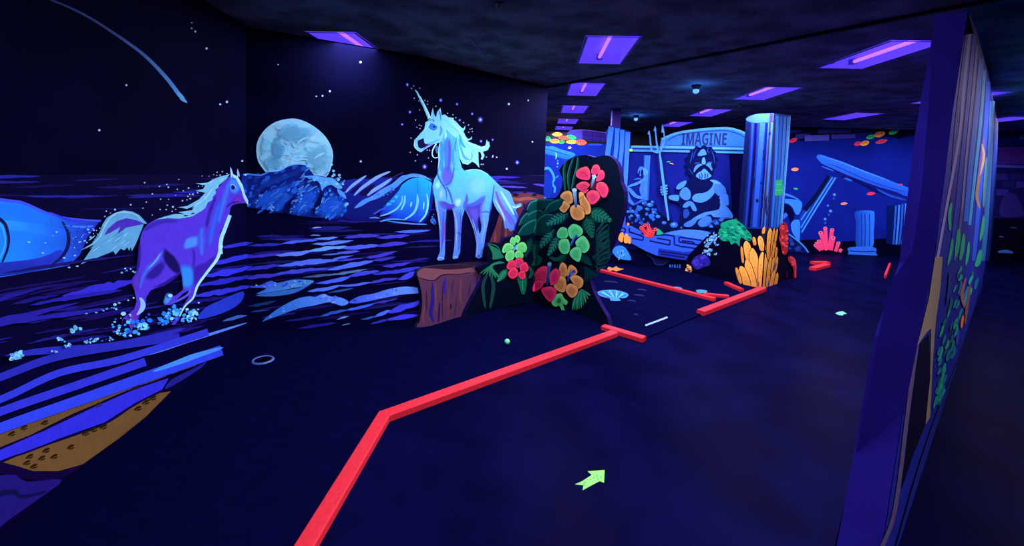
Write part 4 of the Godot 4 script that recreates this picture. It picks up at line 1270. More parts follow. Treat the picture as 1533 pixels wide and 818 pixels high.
func paint_bush() -> void:
	var n2: Vector3 = sea_walls[2].n
	var shift := Vector2(n2.x, -n2.z) * 0.11
	var fold := edge_line(BUSH_IN)
	var left := upright(W1 + shift, W2 + shift, PackedVector2Array([Vector2(400, fold[0].y), fold[0], fold[1], Vector2(400, fold[1].y)]))
	var right := upright(BUSH_IN, BUSH_OUT, PackedVector2Array([fold[0], Vector2(1300, fold[0].y), Vector2(1300, fold[1].y), fold[1]]))
	figure([right, left], "flower_bush_cutout", "dark cut-out board of tropical leaves and giant hibiscus flowers", "cutout", Vector2(900, 490), "", 0.0)
	view(690, 220, 0.31785)
	var out := soft(P([462, 110, 500, 66, 540, 46, 590, 38, 630, 50, 668, 40, 705, 46, 735, 78, 748, 125, 752, 165, 768, 210, 768, 270, 756, 330, 738, 390, 715, 450, 690, 500, 648, 548, 618, 590, 610, 630, 622, 680, 655, 745, 700, 850, 560, 860, 440, 790, 330, 740, 250, 745, 100, 775, 5, 830, 60, 700, 110, 610, 88, 590, 78, 570, 100, 555, 130, 545, 122, 470, 150, 450, 190, 455, 205, 430, 262, 412, 275, 360, 312, 285, 345, 252, 400, 244, 445, 240, 470, 205, 480, 150]), 2)
	board("board", out, 0.045, "060a20", mats.edge)
	# dark palm fans at the back
	view(820, 325, 0.1835)
	for k in 11:
		var t := k / 10.0
		stroke([360, 330, lerpf(470, 430, t), lerpf(250, 380, t), lerpf(500, 400, t), lerpf(60, 480, t)], 22, ["0a2c38", "0d3640"][k % 2])
	for k in 7:
		stroke([470, 160 + k * 18, 500, 190 + k * 26, 400 - k * 4, 230 + k * 36], 13, "0c323c")
	for k in 6:
		stroke([300, 400, 310 + k * 14, 460, 300 + k * 22, 540 - k * 12], 16, "0a2c38")
	done("palm_fan")
	view(820, 225, 0.1467)
	for s in [[[195, 105, 168, 190, 172, 290, 182, 420], 30], [[268, 70, 225, 190, 210, 290, 222, 410], 30], [[312, 65, 300, 180, 268, 290, 248, 400], 30]]:
		stroke(s[0], s[1], "0e4038")
		var e := []
		for i in range(0, s[0].size(), 2):
			e.append_array([s[0][i] - 7, s[0][i + 1]])
		stroke(e, 9, "2a7a66")
		done("grass_blade")
	view(690, 220, 0.31785)
	for s in [[310, 300, 330, 262, 380, 250, 440, 250, 392, 290, 350, 312], [390, 312, 420, 270, 480, 246, 488, 272, 445, 302, 402, 314], [272, 372, 300, 330, 362, 300, 392, 312, 382, 338, 320, 352], [268, 414, 296, 372, 352, 345, 354, 392, 322, 414], [342, 404, 360, 352, 400, 320, 442, 324, 432, 372, 402, 412, 368, 418], [272, 372, 286, 340, 312, 312, 318, 326, 300, 348]]:
		shape(s, "093840", true, "082e30", [s[2], s[3], s[0], s[1] + 40])
		stroke(s.slice(0, 8), 7, "1c6464")
		done("broad_leaf")
	leaf(508, 312, 402, 368, 56, "093640", "26827c")
	leaf(442, 388, 358, 488, 44, "093640", "247c78")
	leaf(468, 412, 410, 516, 44, "093640", "247c78")
	leaf(600, 300, 712, 350, 70, "0a3c3c", "1c6458")
	leaf(590, 320, 622, 432, 60, "0a3638", "18564e")
	for k in 7:
		stroke([200, 520, 175 - k * 4, 490 + k * 6, 122 + k * 6, 458 + k * 9], 9, "1d6c56")
	stroke([200, 525, 170, 470, 125, 455], 5, "1c6464")
	done("palm_frond")
	for k in 8:
		stroke([205, 545, 160 - k * 3, 548 + k * 2, 84 + k * 16, 600 + k * 4], 9, ["1a6450", "237a60"][k % 2])
	done("palm_frond")
	for s in [[330, 430, 300, 520], [360, 440, 345, 540], [385, 520, 330, 560], [500, 470, 470, 560], [560, 500, 620, 560], [640, 440, 690, 400], [650, 480, 690, 450]]:
		leaf(s[0], s[1], s[2], s[3], 40, "08262e", "0e3c40")
	for k in 8:
		stroke([640, 560 - k * 22, 672, 530 - k * 24, 712 - k * 2, 520 - k * 26], 11, "0e3a42")
		stroke([640, 560 - k * 22, 655, 575 - k * 20, 690 - k * 4, 560 - k * 18], 9, "0b323a")
	heap("fern_fan")
	leaf(215, 575, 168, 636, 34, "0e5040", "2a8a6c")
	for s in [[[120, 600, 100, 660, 112, 765], 16], [[135, 600, 150, 660, 132, 765], 18]]:
		stroke(s[0], s[1], "143e40")
		done("stalk")
	shape([262, 612, 300, 600, 306, 640, 298, 690, 282, 690, 270, 650], "11604c")
	stroke([285, 615, 288, 680], 4, "2c9474")
	done("leaf")
	for s in [[[315, 560, 330, 590, 318, 620], 18], [[350, 510, 380, 530, 360, 560], 16], [[420, 520, 460, 530, 500, 505], 18]]:
		stroke(s[0], s[1], "0e4640")
	heap("undergrowth")
	for k in 9:
		var t := k / 8.0
		stroke([572, 670, lerpf(600, 540, t), lerpf(690, 720, t), lerpf(615, 530, t), lerpf(700, 770, t) + sin(t * PI) * 25], 9, ["2a9070", "1d6c5a"][k % 2])
	done("palm_frond")

	view(820, 225, 0.1467)
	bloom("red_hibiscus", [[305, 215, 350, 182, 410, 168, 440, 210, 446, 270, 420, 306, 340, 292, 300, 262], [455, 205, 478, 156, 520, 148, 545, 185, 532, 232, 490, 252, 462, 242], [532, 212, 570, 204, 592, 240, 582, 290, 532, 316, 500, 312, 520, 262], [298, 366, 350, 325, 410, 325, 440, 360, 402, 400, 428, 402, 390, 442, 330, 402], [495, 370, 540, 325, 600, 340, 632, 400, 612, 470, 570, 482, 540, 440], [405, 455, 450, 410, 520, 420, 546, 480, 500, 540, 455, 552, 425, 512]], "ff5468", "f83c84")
	for s in [[360, 225, 400, 240], [430, 260, 400, 262], [500, 200, 480, 190], [560, 355, 530, 345], [380, 355, 420, 370], [470, 450, 478, 480], [380, 405, 410, 398]]:
		stroke([s[0], s[1], s[2], s[3]], 6, "a0184c")
	shape([440, 330, 480, 300, 510, 330, 500, 390, 455, 400], "5a0c34")
	done("veins", fig_part)
	stroke([486, 255, 478, 300, 455, 392], 40, "7ab4e8", 18, "16204c")
	for d in [[470, 262], [492, 260], [500, 275], [480, 285]]:
		dot(d[0], d[1], 9, "b8e0f0")
	done("stamen", fig_part)
	bloom("orange_hibiscus", [[138, 475, 178, 425, 240, 418, 266, 470, 266, 530, 230, 548, 190, 512], [130, 602, 158, 560, 180, 514, 238, 562, 218, 600, 180, 638], [345, 560, 330, 440, 372, 430, 392, 470, 440, 545, 452, 600, 445, 642, 400, 655, 370, 600], [238, 622, 258, 570, 320, 556, 380, 602, 387, 682, 330, 717, 265, 692]], "f0a668", "d8905c")
	stroke([320, 560, 335, 500, 390, 455], 6, "5a2c14")
	stroke([330, 580, 370, 610, 400, 645], 6, "5a2c14")
	done("veins", fig_part)
	stroke([284, 392, 290, 470, 302, 585], 44, "8cc0f4", 22, "1a2c8c")
	shape([262, 402, 285, 388, 308, 400, 305, 420, 280, 425, 262, 418], "a8c8e8")
	done("stamen", fig_part)
	view(820, 325, 0.1835)
	bloom("green_hibiscus", [[85, 132, 118, 84, 165, 94, 182, 140, 150, 178, 95, 168], [174, 105, 214, 58, 270, 74, 297, 112, 282, 150, 230, 172, 195, 172], [243, 192, 300, 152, 347, 210, 348, 260, 310, 294, 270, 272, 238, 222], [98, 222, 118, 183, 176, 183, 192, 250, 172, 297, 130, 298, 103, 262], [188, 292, 220, 253, 266, 243, 287, 290, 267, 364, 213, 338]], "72f098", "54d898")
	stroke([252, 150, 225, 175, 200, 235], 22, "2440b8", 14)
	stroke([240, 155, 215, 185, 195, 225], 6, "5a80e0")
	done("stamen", fig_part)
	bloom("orange_hibiscus", [[103, 420, 125, 372, 162, 395, 168, 470, 135, 498, 108, 462], [168, 455, 190, 392, 232, 408, 254, 450, 216, 482, 180, 494], [193, 492, 240, 473, 298, 508, 294, 562, 255, 584, 213, 532], [57, 540, 90, 487, 147, 488, 163, 560, 142, 614, 78, 592], [158, 582, 190, 543, 253, 570, 248, 632, 205, 658, 168, 622]], "eca268", "d88e5c")
	stroke([235, 440, 195, 465, 172, 525], 26, "1c34a4", 16)
	stroke([228, 445, 190, 475], 6, "4a78e8")
	stroke([215, 440, 182, 470], 5, "4a78e8")
	done("stamen", fig_part)
	bloom("lime_blossom", [[42, 702, 58, 643, 120, 622, 142, 660, 174, 690, 160, 718, 130, 702, 148, 756, 130, 768, 104, 722, 74, 732]], "70ec94", "58d488")
	shape([85, 680, 110, 660, 120, 690, 95, 705], "1c6c50")
	done("throat", fig_part)
	view(690, 220, 0.31785)
	bloom("magenta_hibiscus", [[345, 625, 368, 575, 410, 563, 422, 610, 402, 642], [333, 678, 345, 635, 396, 630, 386, 662, 360, 677], [425, 602, 450, 573, 474, 590, 462, 632, 430, 652], [383, 672, 430, 658, 457, 680, 442, 716, 420, 728]], "f43878", "e02c78")
	stroke([424, 548, 418, 600, 412, 655], 20, "3a58b0", 12, "141c5c")
	dot(424, 552, 10, "6a94d8")
	done("stamen", fig_part)
	view(690, 300, 0.2201)
	bloom("lime_hibiscus", [[325, 287, 340, 249, 366, 265, 356, 306], [358, 250, 380, 236, 396, 262, 376, 292], [274, 332, 295, 294, 335, 294, 352, 325, 310, 346, 280, 357], [363, 326, 380, 295, 420, 284, 442, 320, 427, 352, 385, 346], [293, 388, 310, 345, 350, 340, 357, 385, 320, 417], [358, 362, 385, 338, 417, 365, 407, 397, 370, 392]], "80f08c", "68e08c")
	stroke([372, 300, 358, 325, 350, 345], 14, "5a8ce8")
	done("stamen", fig_part)
	bloom("red_hibiscus", [[303, 458, 320, 413, 355, 408, 372, 450, 340, 472], [363, 402, 400, 390, 418, 420, 390, 456, 370, 442], [393, 442, 430, 418, 452, 455, 442, 482, 400, 482], [313, 492, 345, 453, 377, 470, 377, 510, 345, 532, 318, 516], [383, 492, 420, 473, 432, 515, 410, 537, 388, 522]], "f43c70", "ec3468")
	stroke([380, 425, 375, 460], 12, "5a3aa8")
	done("stamen", fig_part)

# ---------------------------------------------------------------- sea god partition
func paint_sea_god() -> void:
	var face := upright(SEA_A, SEA_B)
	var far := Vector2(0, 0.10)
	# the partition itself: upright blue panel with a beam on top
	figure([face], "sea_partition", "deep blue freestanding partition with dark rocky foot behind the sea god", "partition", Vector2(1010, 402), "", -0.02)
	view(0, 0, 1)
	board("panel", P([905, 222, 1121, 228, 1112, 440, 900, 425]), 0.05, "0e1a84", mats.dark_edge)
	shape([898, 395, 930, 372, 960, 372, 1000, 384, 1040, 388, 1110, 380, 1112, 438, 900, 424], "07072a", false)
	shape([1092, 228, 1121, 228, 1110, 345, 1098, 345], "07093c", false)
	done("rocky_foot")
	# IMAGINE pediment
	figure([face], "pediment_sign", "pale blue pediment sign lettered IMAGINE above the sea god", "sign", Vector2(1050, 226), "", 0.012)
	var ped := P([944, 218, 988, 219, 990, 207, 1020, 196, 1087, 190, 1114, 199, 1121, 203, 1121, 230, 944, 227])
	board("board", ped, 0.03, "3474e0", mats.dark_edge)
	stroke([990, 209, 1020, 198, 1087, 192, 1120, 202], 3.2, "56a0f8", 3.2)
	stroke([946, 219.5, 1030, 221, 1120, 223], 2.6, "56a0f8", 2.6)
	stroke([946, 225.5, 1030, 227, 1120, 229], 2.6, "4a8cf0", 2.6)
	done("moulding")
	stroke([1000, 210, 1022, 201, 1085, 196, 1114, 205], 1.4, "1c3aa0", 1.4)
	stroke([946, 222.8, 1030, 224.2, 1120, 226.2], 1.8, "12246e", 1.8)
	stroke([1000, 217.5, 1060, 218.5, 1118, 220.5], 1.0, "1c3aa0", 1.0)
	done("grooves")
	var lettering := TextMesh.new()
	var font := SystemFont.new()
	font.font_names = PackedStringArray(["Droid Sans"])
	font.font_weight = 700
	lettering.font = font
	lettering.text = "IMAGINE"
	lettering.font_size = 64
	lettering.pixel_size = 0.002
	lettering.depth = 0.006
	var a := hit(face, Vector2(1020, 217))
	var b := hit(face, Vector2(1087, 217.5))
	var top := hit(face, Vector2(1052, 199))
	var box := lettering.get_aabb()
	var word := piece("lettering", lettering, flat_mat("0c1c78"), fig)
	var ux := (b - a) / box.size.x
	var uy := Vector3.UP * (top.y - (a.y + b.y) / 2) / box.size.y
	word.transform = Transform3D(Basis(ux, uy, face.n), (a + b) / 2 - fig_at + face.n * (lift + 0.002) - ux * (box.position.x + box.size.x / 2) - uy * box.position.y)

	# left fluted column board
	figure([face], "fluted_column_cutout", "blue fluted column cut-out standing left of the sea god", "cutout", Vector2(922, 395), "", 0.022)
	view(905, 180, 0.20767)
	board("board", P([10, 80, 48, 40, 190, 85, 165, 470, 145, 740, 60, 760]), 0.04, "1428a0", mats.dark_edge)
	for s in [[[48, 48, 36, 150, 22, 270, 40, 420], 40], [[92, 60, 86, 180, 76, 300, 90, 440], 32], [[128, 72, 124, 200, 110, 340, 112, 480], 32], [[168, 86, 162, 220, 152, 400, 138, 600, 128, 740], 34]]:
		stroke(s[0], s[1], "3a74f4", s[1] * 0.8)
		done("flute")
	dot(190, 216, 14, "a8d848", 0.8)
	done("yellow_fish")
	figure([face], "thin_column_painting", "slim blue painted column behind the seated nymph", "mural", Vector2(965, 300), "", 0.001)
	shape([284, 252, 332, 252, 318, 580, 262, 600, 280, 420], "2450c8", false)
	for s in [[300, 296], [314, 306], [326, 316]]:
		stroke([s[0], 256, s[1] - 8, 420, s[1] - 14, 575], 7, "3f7cf0", 7)
	done("shaft")
	figure([face], "painted_nymph", "small blue nymph seated on rocks beside the sea god's trident", "mural", Vector2(945, 325), "", 0.003)
	for s in [[[285, 350, 262, 345, 250, 380, 262, 405], 24, "3a70e8"], [[278, 345, 296, 370, 285, 398], 30, "4a86f4"], [[300, 410, 250, 450, 160, 482], 20, "3f7cf0"], [[285, 430, 268, 490, 280, 540, 300, 560], 34, "3468e0"], [[295, 560, 230, 550, 180, 500, 150, 490], 26, "3a74ec"], [[160, 500, 175, 570, 215, 615], 28, "3468e0"], [[290, 560, 240, 600, 200, 610], 18, "2a56cc"], [[210, 430, 250, 420, 262, 428], 14, "2a56cc"], [[162, 390, 150, 440, 152, 480], 16, "3468e0"]]:
		stroke(s[0], s[1], s[2])
	done("body")
	stroke([255, 360, 246, 400, 254, 420], 12, "0a1258")
	done("hair")
	figure([face], "painted_boulders", "blue and black scaly boulders painted below the nymph", "mural", Vector2(960, 348), "", 0.0045)
	shape([160, 640, 240, 600, 320, 575, 375, 610, 385, 650, 440, 700, 540, 750, 640, 790, 600, 815, 430, 800, 300, 810, 150, 740], "080c40", false)
	dabs([160, 650, 240, 610, 320, 585, 370, 620, 380, 670, 300, 790, 170, 730], 80, 9, 17, ["1e46b8", "2a58d0", "16329a"], 1.0)
	for d in [[325, 610, 22], [355, 665, 15], [385, 695, 18], [430, 740, 18], [500, 755, 30], [305, 640, 14], [560, 775, 16], [280, 600, 12], [345, 590, 12], [170, 660, 13], [205, 655, 11], [195, 690, 13], [240, 690, 14]]:
		dot(d[0], d[1], d[2], "2c5cd8", 0.7)
		dot(d[0] - 3, d[1] - 4, d[2] * 0.5, "4a88f4", 0.7)
	heap("stones")

	# trident
	figure([face], "trident_cutout", "pale blue trident cut-out held in the sea god's fist", "cutout", Vector2(1000, 330), "", 0.055)
	view(970, 180, 0.19553)
	var tr := P([78, 250, 92, 246, 112, 380, 124, 480, 138, 590, 160, 762, 148, 768, 122, 610, 106, 490, 92, 380])
	board("shaft", tr, 0.015, "4a8cf4", mats.dark_edge)
	for s in [[[75, 250, 64, 180, 55, 100, 50, 60], 14], [[85, 248, 110, 200, 122, 160, 116, 90, 108, 45], 14], [[75, 250, 30, 235, 18, 190, 12, 130, 4, 85], 14], [[85, 222, 105, 190, 100, 160], 9]]:
		stroke(s[0], s[1], "4a8cf4", 9)
	for s in [[[50, 45, 62, 80, 40, 85], "tine"], [[106, 30, 124, 100, 98, 95], "tine"], [[4, 80, 16, 110, -6, 110], "tine"]]:
		shape(s[0], "5a9cfc", false)
	done("prongs")

	# the sea god
	figure([face], "sea_god_cutout", "bearded blue sea god statue cut-out holding a trident", "cutout", Vector2(1050, 345), "", 0.034)
	board("board", soft(P([318, 418, 290, 392, 304, 372, 284, 340, 304, 318, 294, 285, 322, 262, 322, 228, 350, 222, 366, 198, 396, 210, 425, 190, 448, 206, 484, 204, 494, 232, 520, 250, 510, 276, 534, 304, 514, 326, 524, 356, 500, 376, 500, 412, 480, 452, 560, 485, 608, 545, 622, 640, 650, 730, 640, 790, 560, 822, 260, 822, 262, 700, 230, 640, 150, 612, 92, 570, 84, 510, 120, 488, 158, 510, 165, 572, 225, 575, 212, 520, 250, 475, 330, 452]), 2), 0.02, "060a46", mats.dark_edge)
	each = "muscle"
	shape([212, 522, 235, 485, 290, 462, 280, 500, 240, 528], "3f7cf0")
	shape([238, 575, 255, 530, 290, 512, 322, 550, 318, 600, 280, 612], "3a72e8")
	shape([335, 600, 360, 565, 440, 552, 490, 505, 500, 460, 540, 478, 520, 530, 480, 590, 420, 628, 360, 625], "3f7af0")
	shape([498, 535, 510, 490, 560, 490, 592, 530, 590, 580, 540, 580, 515, 560], "3468d8")
	shape([470, 458, 520, 462, 560, 490, 510, 485], "4a8af8")
	shape([540, 590, 600, 565, 612, 600, 612, 650, 580, 640], "3a70e4")
	shape([262, 662, 285, 630, 320, 618, 350, 640, 370, 690, 340, 690, 320, 655, 290, 670], "3a72e8")
	shape([548, 610, 590, 650, 640, 715, 640, 750, 600, 745, 500, 740, 470, 720, 380, 760, 330, 790, 300, 790, 350, 745, 430, 705, 540, 680], "3f78ec")
	shape([160, 578, 225, 572, 235, 590, 225, 618, 165, 605], "3f7cf0")
	shape([275, 790, 340, 760, 370, 770, 330, 812, 280, 812], "3468dc")
	shape([270, 690, 300, 680, 315, 720, 285, 750, 270, 740], "1c3ca8")
	shape([380, 780, 430, 735, 480, 745, 470, 800, 400, 815], "3468dc")
	each = ""
	for d in [[92, 515, 120, 505, 148, 500], [90, 535, 118, 525, 150, 522], [95, 555, 118, 545, 150, 545], [102, 572, 125, 564, 148, 562]]:
		stroke(d, 19, "4a86f4")
		done("finger")
	shape([415, 290, 430, 290, 438, 330, 425, 338, 408, 330], "4a8cfc")
	shape([375, 270, 400, 232, 425, 222, 445, 260, 420, 270, 400, 275], "3f7cf0")
	shape([362, 350, 400, 335, 412, 350, 380, 375, 362, 400, 345, 392], "3f7cf0")
	shape([440, 340, 482, 315, 478, 345, 490, 378, 470, 392, 450, 362], "3a74ea")
	shape([362, 428, 385, 400, 405, 390, 425, 372, 448, 388, 472, 415, 480, 430, 440, 450, 400, 452], "4484f6")
	shape([352, 328, 388, 324, 392, 330, 360, 336], "1c3cb0")
	shape([452, 322, 482, 317, 478, 326, 454, 330], "1c3cb0")
	done("face")
	each = "moustache"
	stroke([426, 346, 396, 362, 366, 392, 350, 418], 17, "050838")
	stroke([428, 346, 452, 362, 474, 388, 490, 408], 15, "050838")
	each = "beard_lock"
	for s in [[385, 412, 392, 448], [405, 400, 408, 450], [430, 400, 428, 450], [452, 408, 446, 446]]:
		stroke([s[0], s[1], (s[0] + s[2]) / 2.0 + 4, (s[1] + s[3]) / 2.0, s[2], s[3]], 8, "0c1a78")
	each = "brow"
	stroke([350, 312, 375, 300, 405, 308], 9, "0a1258")
	stroke([440, 305, 462, 296, 488, 302], 9, "0a1258")
	each = ""
	each = "hair_lock"
	for s in [[[340, 240, 330, 290, 318, 330], 8], [[480, 225, 500, 280, 505, 330], 7], [[370, 220, 350, 260, 345, 300], 6], [[460, 215, 450, 235, 470, 250], 8], [[390, 420, 400, 440, 405, 450], 6], [[440, 410, 435, 440, 440, 448], 6], [[310, 370, 330, 400, 345, 420], 6]]:
		stroke(s[0], s[1], "1c3cb0")
	each = ""
	dabs([440, 790, 560, 745, 640, 760, 690, 790, 640, 830, 470, 822], 50, 9, 22, ["2a58d0", "3468dc", "1a3ca8", "3a44c8"], 0.8)
	heap("scales")

	# carved base with a key pattern
	figure([face], "carved_plinth_cutout", "blue carved plinth cut-out with a greek key band under the sea god", "cutout", Vector2(990, 385), "", 0.075)
	view(900, 320, 0.13699)
	board("board", P([168, 178, 180, 100, 230, -10, 262, -10, 262, 118, 330, 130, 430, 185, 520, 238, 600, 232, 680, 210, 760, 188, 900, 168, 1060, 172, 1190, 205, 1160, 280, 1100, 310, 1000, 400, 945, 505, 780, 480, 600, 450, 480, 400, 330, 318]), 0.03, "2a52e0", mats.dark_edge)
	shape([690, 210, 760, 190, 900, 168, 1060, 174, 1185, 206, 1150, 275, 1000, 262, 850, 232, 740, 218], "3f70f4")
	shape([620, 370, 900, 410, 985, 400, 945, 505, 780, 482, 610, 450], "1c2ca8", false)
	done("slab_faces")
	for s in [[175, 140, 260, 158, 258, 200, 175, 182], [305, 150, 300, 195, 440, 235], [300, 190, 455, 245, 450, 285, 330, 262], [430, 205, 520, 250], [520, 255, 560, 228, 700, 225, 790, 240, 790, 330, 860, 350, 1020, 372], [520, 290, 740, 335, 745, 285, 600, 262], [845, 250, 1090, 285], [840, 250, 842, 302, 1060, 335], [870, 290, 980, 300, 1010, 318], [620, 400, 980, 450], [640, 430, 900, 470]]:
		var p := []
		for i in range(0, s.size() - 2, 2):
			stroke([s[i], s[i + 1], s[i + 2], s[i + 3]], 17, "0c1460", 17)
		done("key_line")
	figure([face], "painted_ruin_stones", "dim indigo fallen stones painted under the carved plinth", "mural", Vector2(985, 398), "", 0.003)  # dark indigo stones, flat paint on the partition
	each = "stone"
	shape([470, 420, 560, 450, 640, 500, 760, 500, 700, 560, 620, 562, 570, 520], "10124c")
	stroke([480, 440, 560, 490, 590, 550, 660, 560, 720, 530], 10, "1c2478")
	stroke([300, 395, 370, 385, 410, 405], 9, "141a5c")
	each = ""
	for k in 5:
		stroke([752 + k * 27, 556, 750 + k * 27, 625], 15, ["3a74f0", "2a58d8"][k % 2], 13)
		done("fallen_flute")

	# reef life painted on the partition
	figure([face], "red_coral_painting", "tangled red coral painted at the nymph's rocks", "mural", Vector2(972, 352), "", 0.080)
	for k in 34:
		var x := rng.randf_range(410, 590)
		var y := rng.randf_range(150, 245)
		stroke([530, 250, (x + 530) / 2 + rng.randf_range(-15, 15), (y + 240) / 2, x, y - rng.randf_range(10, 70)], rng.randf_range(12, 20), ["e03044", "c02438", "f04850", "a01c34"][k % 4])
	for d in [[430, 150], [585, 165], [520, 205], [470, 120], [560, 190]]:
		dot(d[0], d[1], 20, "f04850")
		dot(d[0], d[1], 10, "901830")
	done("coral")
	shape([600, 200, 610, 155, 660, 195, 665, 215, 600, 225], "1c9a80")
	done("green_anemone")
	figure([face], "clownfish_painting", "orange striped fish painted beside the carved plinth", "fish", Vector2(934, 362), "", 0.080)
	for s in [[185, 275, 200, 215, 235, 195, 240, 250, 225, 305], [245, 300, 250, 230, 285, 215, 290, 300, 265, 315], [290, 312, 295, 240, 318, 262, 316, 318]]:
		shape(s, "f09440")
	dot(290, 108, 16, "f08a50")
	dot(285, 100, 8, "d84848")
	done("stripes")
	figure([face], "blue_angelfish_painting", "light blue veined angelfish painted near the rail", "fish", Vector2(932, 388), "", 0.080)
	shape([122, 410, 135, 370, 180, 342, 240, 350, 285, 400, 325, 492, 260, 495, 180, 478, 140, 440], "2f7ce4")
	done("fish_body")
	for k in 12:
		var x := rng.randf_range(160, 270)
		var y := rng.randf_range(375, 470)
		stroke([x, y, x + 14, y + 16, x + 8, y + 36], 9, ["6ab8f8", "123a98", "58a0f0"][k % 3])
	done("veins")
	figure([face], "tiny_fish_painting", "two tiny green and orange fish painted on the blue partition", "fish", Vector2(1003, 246), "", 0.004)
	view(970, 180, 0.19553)
	stroke([142, 322, 158, 318, 174, 322], 9, "3aa08c")
	stroke([165, 334, 182, 333, 196, 338], 9, "e89070")
	done("fish")

# ---------------------------------------------------------------- reef board with the big column
func paint_reef() -> void:
	var fold := edge_line(REEF_C)
	var front := upright(REEF_A, REEF_C, PackedVector2Array([Vector2(700, fold[0].y), fold[0], fold[1], Vector2(700, fold[1].y)]))
	var side := upright(REEF_C, REEF_B, PackedVector2Array([fold[0], Vector2(1500, fold[0].y), Vector2(1500, fold[1].y), fold[1]]))
	figure([front, side], "reef_column_cutout", "folded cut-out board with a tall blue fluted column above orange and green coral", "cutout", Vector2(1138, 432), "", 0.0)
	view(0, 0, 1)
	var out := P([1117, 178, 1122, 173, 1140, 170.5, 1165, 170, 1184, 173, 1182, 200, 1177, 260, 1171.5, 336, 1177, 336, 1178, 380, 1189, 388, 1191, 417, 1165, 428, 1139, 437, 1085, 424, 1020, 408, 1031, 382, 1052, 360, 1060, 352, 1078, 340, 1084, 328, 1100, 327, 1106, 334])
	board("board", out, 0.05, "06061e", mats.dark_edge)
	# column
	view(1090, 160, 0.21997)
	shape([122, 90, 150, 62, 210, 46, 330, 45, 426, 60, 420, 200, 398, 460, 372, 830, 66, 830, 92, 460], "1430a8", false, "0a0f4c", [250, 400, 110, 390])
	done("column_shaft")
	shape([122, 88, 140, 68, 190, 50, 260, 45, 325, 46, 330, 75, 300, 98, 230, 108, 160, 106], "2a4eb8")
	done("column_top")
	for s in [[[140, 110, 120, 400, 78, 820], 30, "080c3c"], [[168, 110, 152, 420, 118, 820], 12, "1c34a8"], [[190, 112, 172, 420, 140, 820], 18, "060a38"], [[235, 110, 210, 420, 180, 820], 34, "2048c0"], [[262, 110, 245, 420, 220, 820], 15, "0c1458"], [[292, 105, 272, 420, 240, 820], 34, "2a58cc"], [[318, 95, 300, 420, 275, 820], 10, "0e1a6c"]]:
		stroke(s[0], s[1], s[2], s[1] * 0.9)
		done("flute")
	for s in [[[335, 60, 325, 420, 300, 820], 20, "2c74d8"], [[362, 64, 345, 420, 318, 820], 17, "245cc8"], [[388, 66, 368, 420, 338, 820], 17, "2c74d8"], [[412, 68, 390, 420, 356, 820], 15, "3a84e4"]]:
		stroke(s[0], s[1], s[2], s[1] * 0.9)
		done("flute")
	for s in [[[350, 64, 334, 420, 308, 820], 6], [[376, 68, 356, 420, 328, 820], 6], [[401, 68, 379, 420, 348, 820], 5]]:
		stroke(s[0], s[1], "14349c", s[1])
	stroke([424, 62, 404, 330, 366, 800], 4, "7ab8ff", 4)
	done("flute_grooves")
	for d in [[283, 182, 9], [198, 640, 10], [225, 520, 7], [180, 500, 6]]:
		dot(d[0], d[1], d[2], "0a1250", 1.4)
	stroke([238, 290, 246, 330, 236, 370], 12, "0a1250")
	stroke([165, 470, 175, 520, 160, 580], 14, "0a1250")
	stroke([265, 600, 258, 680, 262, 740], 10, "0a1250")
	done("cracks")
	shape([322, 500, 370, 496, 372, 600, 318, 606], "2aa878", false)
	stroke([325, 530, 368, 528], 4, "4accb0", 4)
	stroke([322, 568, 368, 566], 4, "4accb0", 4)
	done("green_label")

	# corals
	pigment = 0.95
	view(1030, 310, 0.1711)
	dabs([270, 230, 290, 160, 340, 115, 420, 112, 500, 170, 550, 240, 555, 290, 480, 290, 440, 340, 380, 310, 300, 290], 1, 1, 2, ["0f7a64"])
	shape([262, 235, 290, 180, 285, 150, 340, 122, 405, 108, 440, 125, 490, 165, 530, 215, 556, 250, 552, 295, 505, 290, 470, 262, 452, 300, 452, 345, 415, 312, 380, 330, 360, 298, 310, 300, 275, 270, 300, 250], "138a70")
	dabs([280, 220, 300, 150, 400, 115, 490, 175, 545, 250, 540, 285, 460, 260, 440, 320, 300, 285], 90, 12, 28, ["16947a", "1fae8c", "0e6e5c", "0a4a44"], 0.45, 0.35)
	done("green_coral")
	for k in 44:
		var x := rng.randf_range(140, 270)
		var y := rng.randf_range(240, 420)
		if absf(x - 205 + (y - 330) * 0.25) < 58:
			dabs([x - 12, y - 12, x + 12, y - 12, x + 12, y + 12, x - 12, y + 12], 2, 10, 15, ["5a9cf8", "86b8fc", "4a84f0"], 0.55, -0.9)
	heap("blue_bead_coral")
	shape([32, 490, 55, 445, 110, 415, 165, 425, 195, 470, 190, 510, 140, 525, 100, 545, 70, 545, 50, 520], "28209c")
	dabs([40, 490, 80, 440, 150, 425, 190, 480, 150, 515, 90, 540], 46, 7, 16, ["3c30c4", "1c1678", "4438d0"], 0.8)
	done("purple_coral")
	dabs([-20, 560, 0, 500, 25, 510, 45, 570, 30, 582, 0, 580], 40, 6, 13, ["f0a868", "e08050", "f8c890", "d87090"], 0.8)
	done("peach_coral")
	for s in [[510, 300, 545, 475, 62], [565, 365, 612, 690, 76], [655, 400, 655, 705, 70], [515, 465, 582, 700, 62], [465, 520, 525, 690, 66], [630, 255, 655, 375, 48], [710, 190, 705, 440, 52], [425, 530, 465, 660, 30], [672, 175, 662, 230, 26], [578, 262, 590, 330, 28], [745, 185, 722, 430, 26], [755, 270, 735, 420, 22], [715, 440, 690, 690, 40], [745, 430, 725, 600, 28], [772, 436, 748, 570, 24], [745, 555, 712, 695, 32], [772, 575, 752, 690, 26], [765, 350, 755, 440, 18], [770, 190, 752, 300, 18], [472, 345, 486, 480, 22]]:
		var d := Vector2(s[2] - s[0], s[3] - s[1])
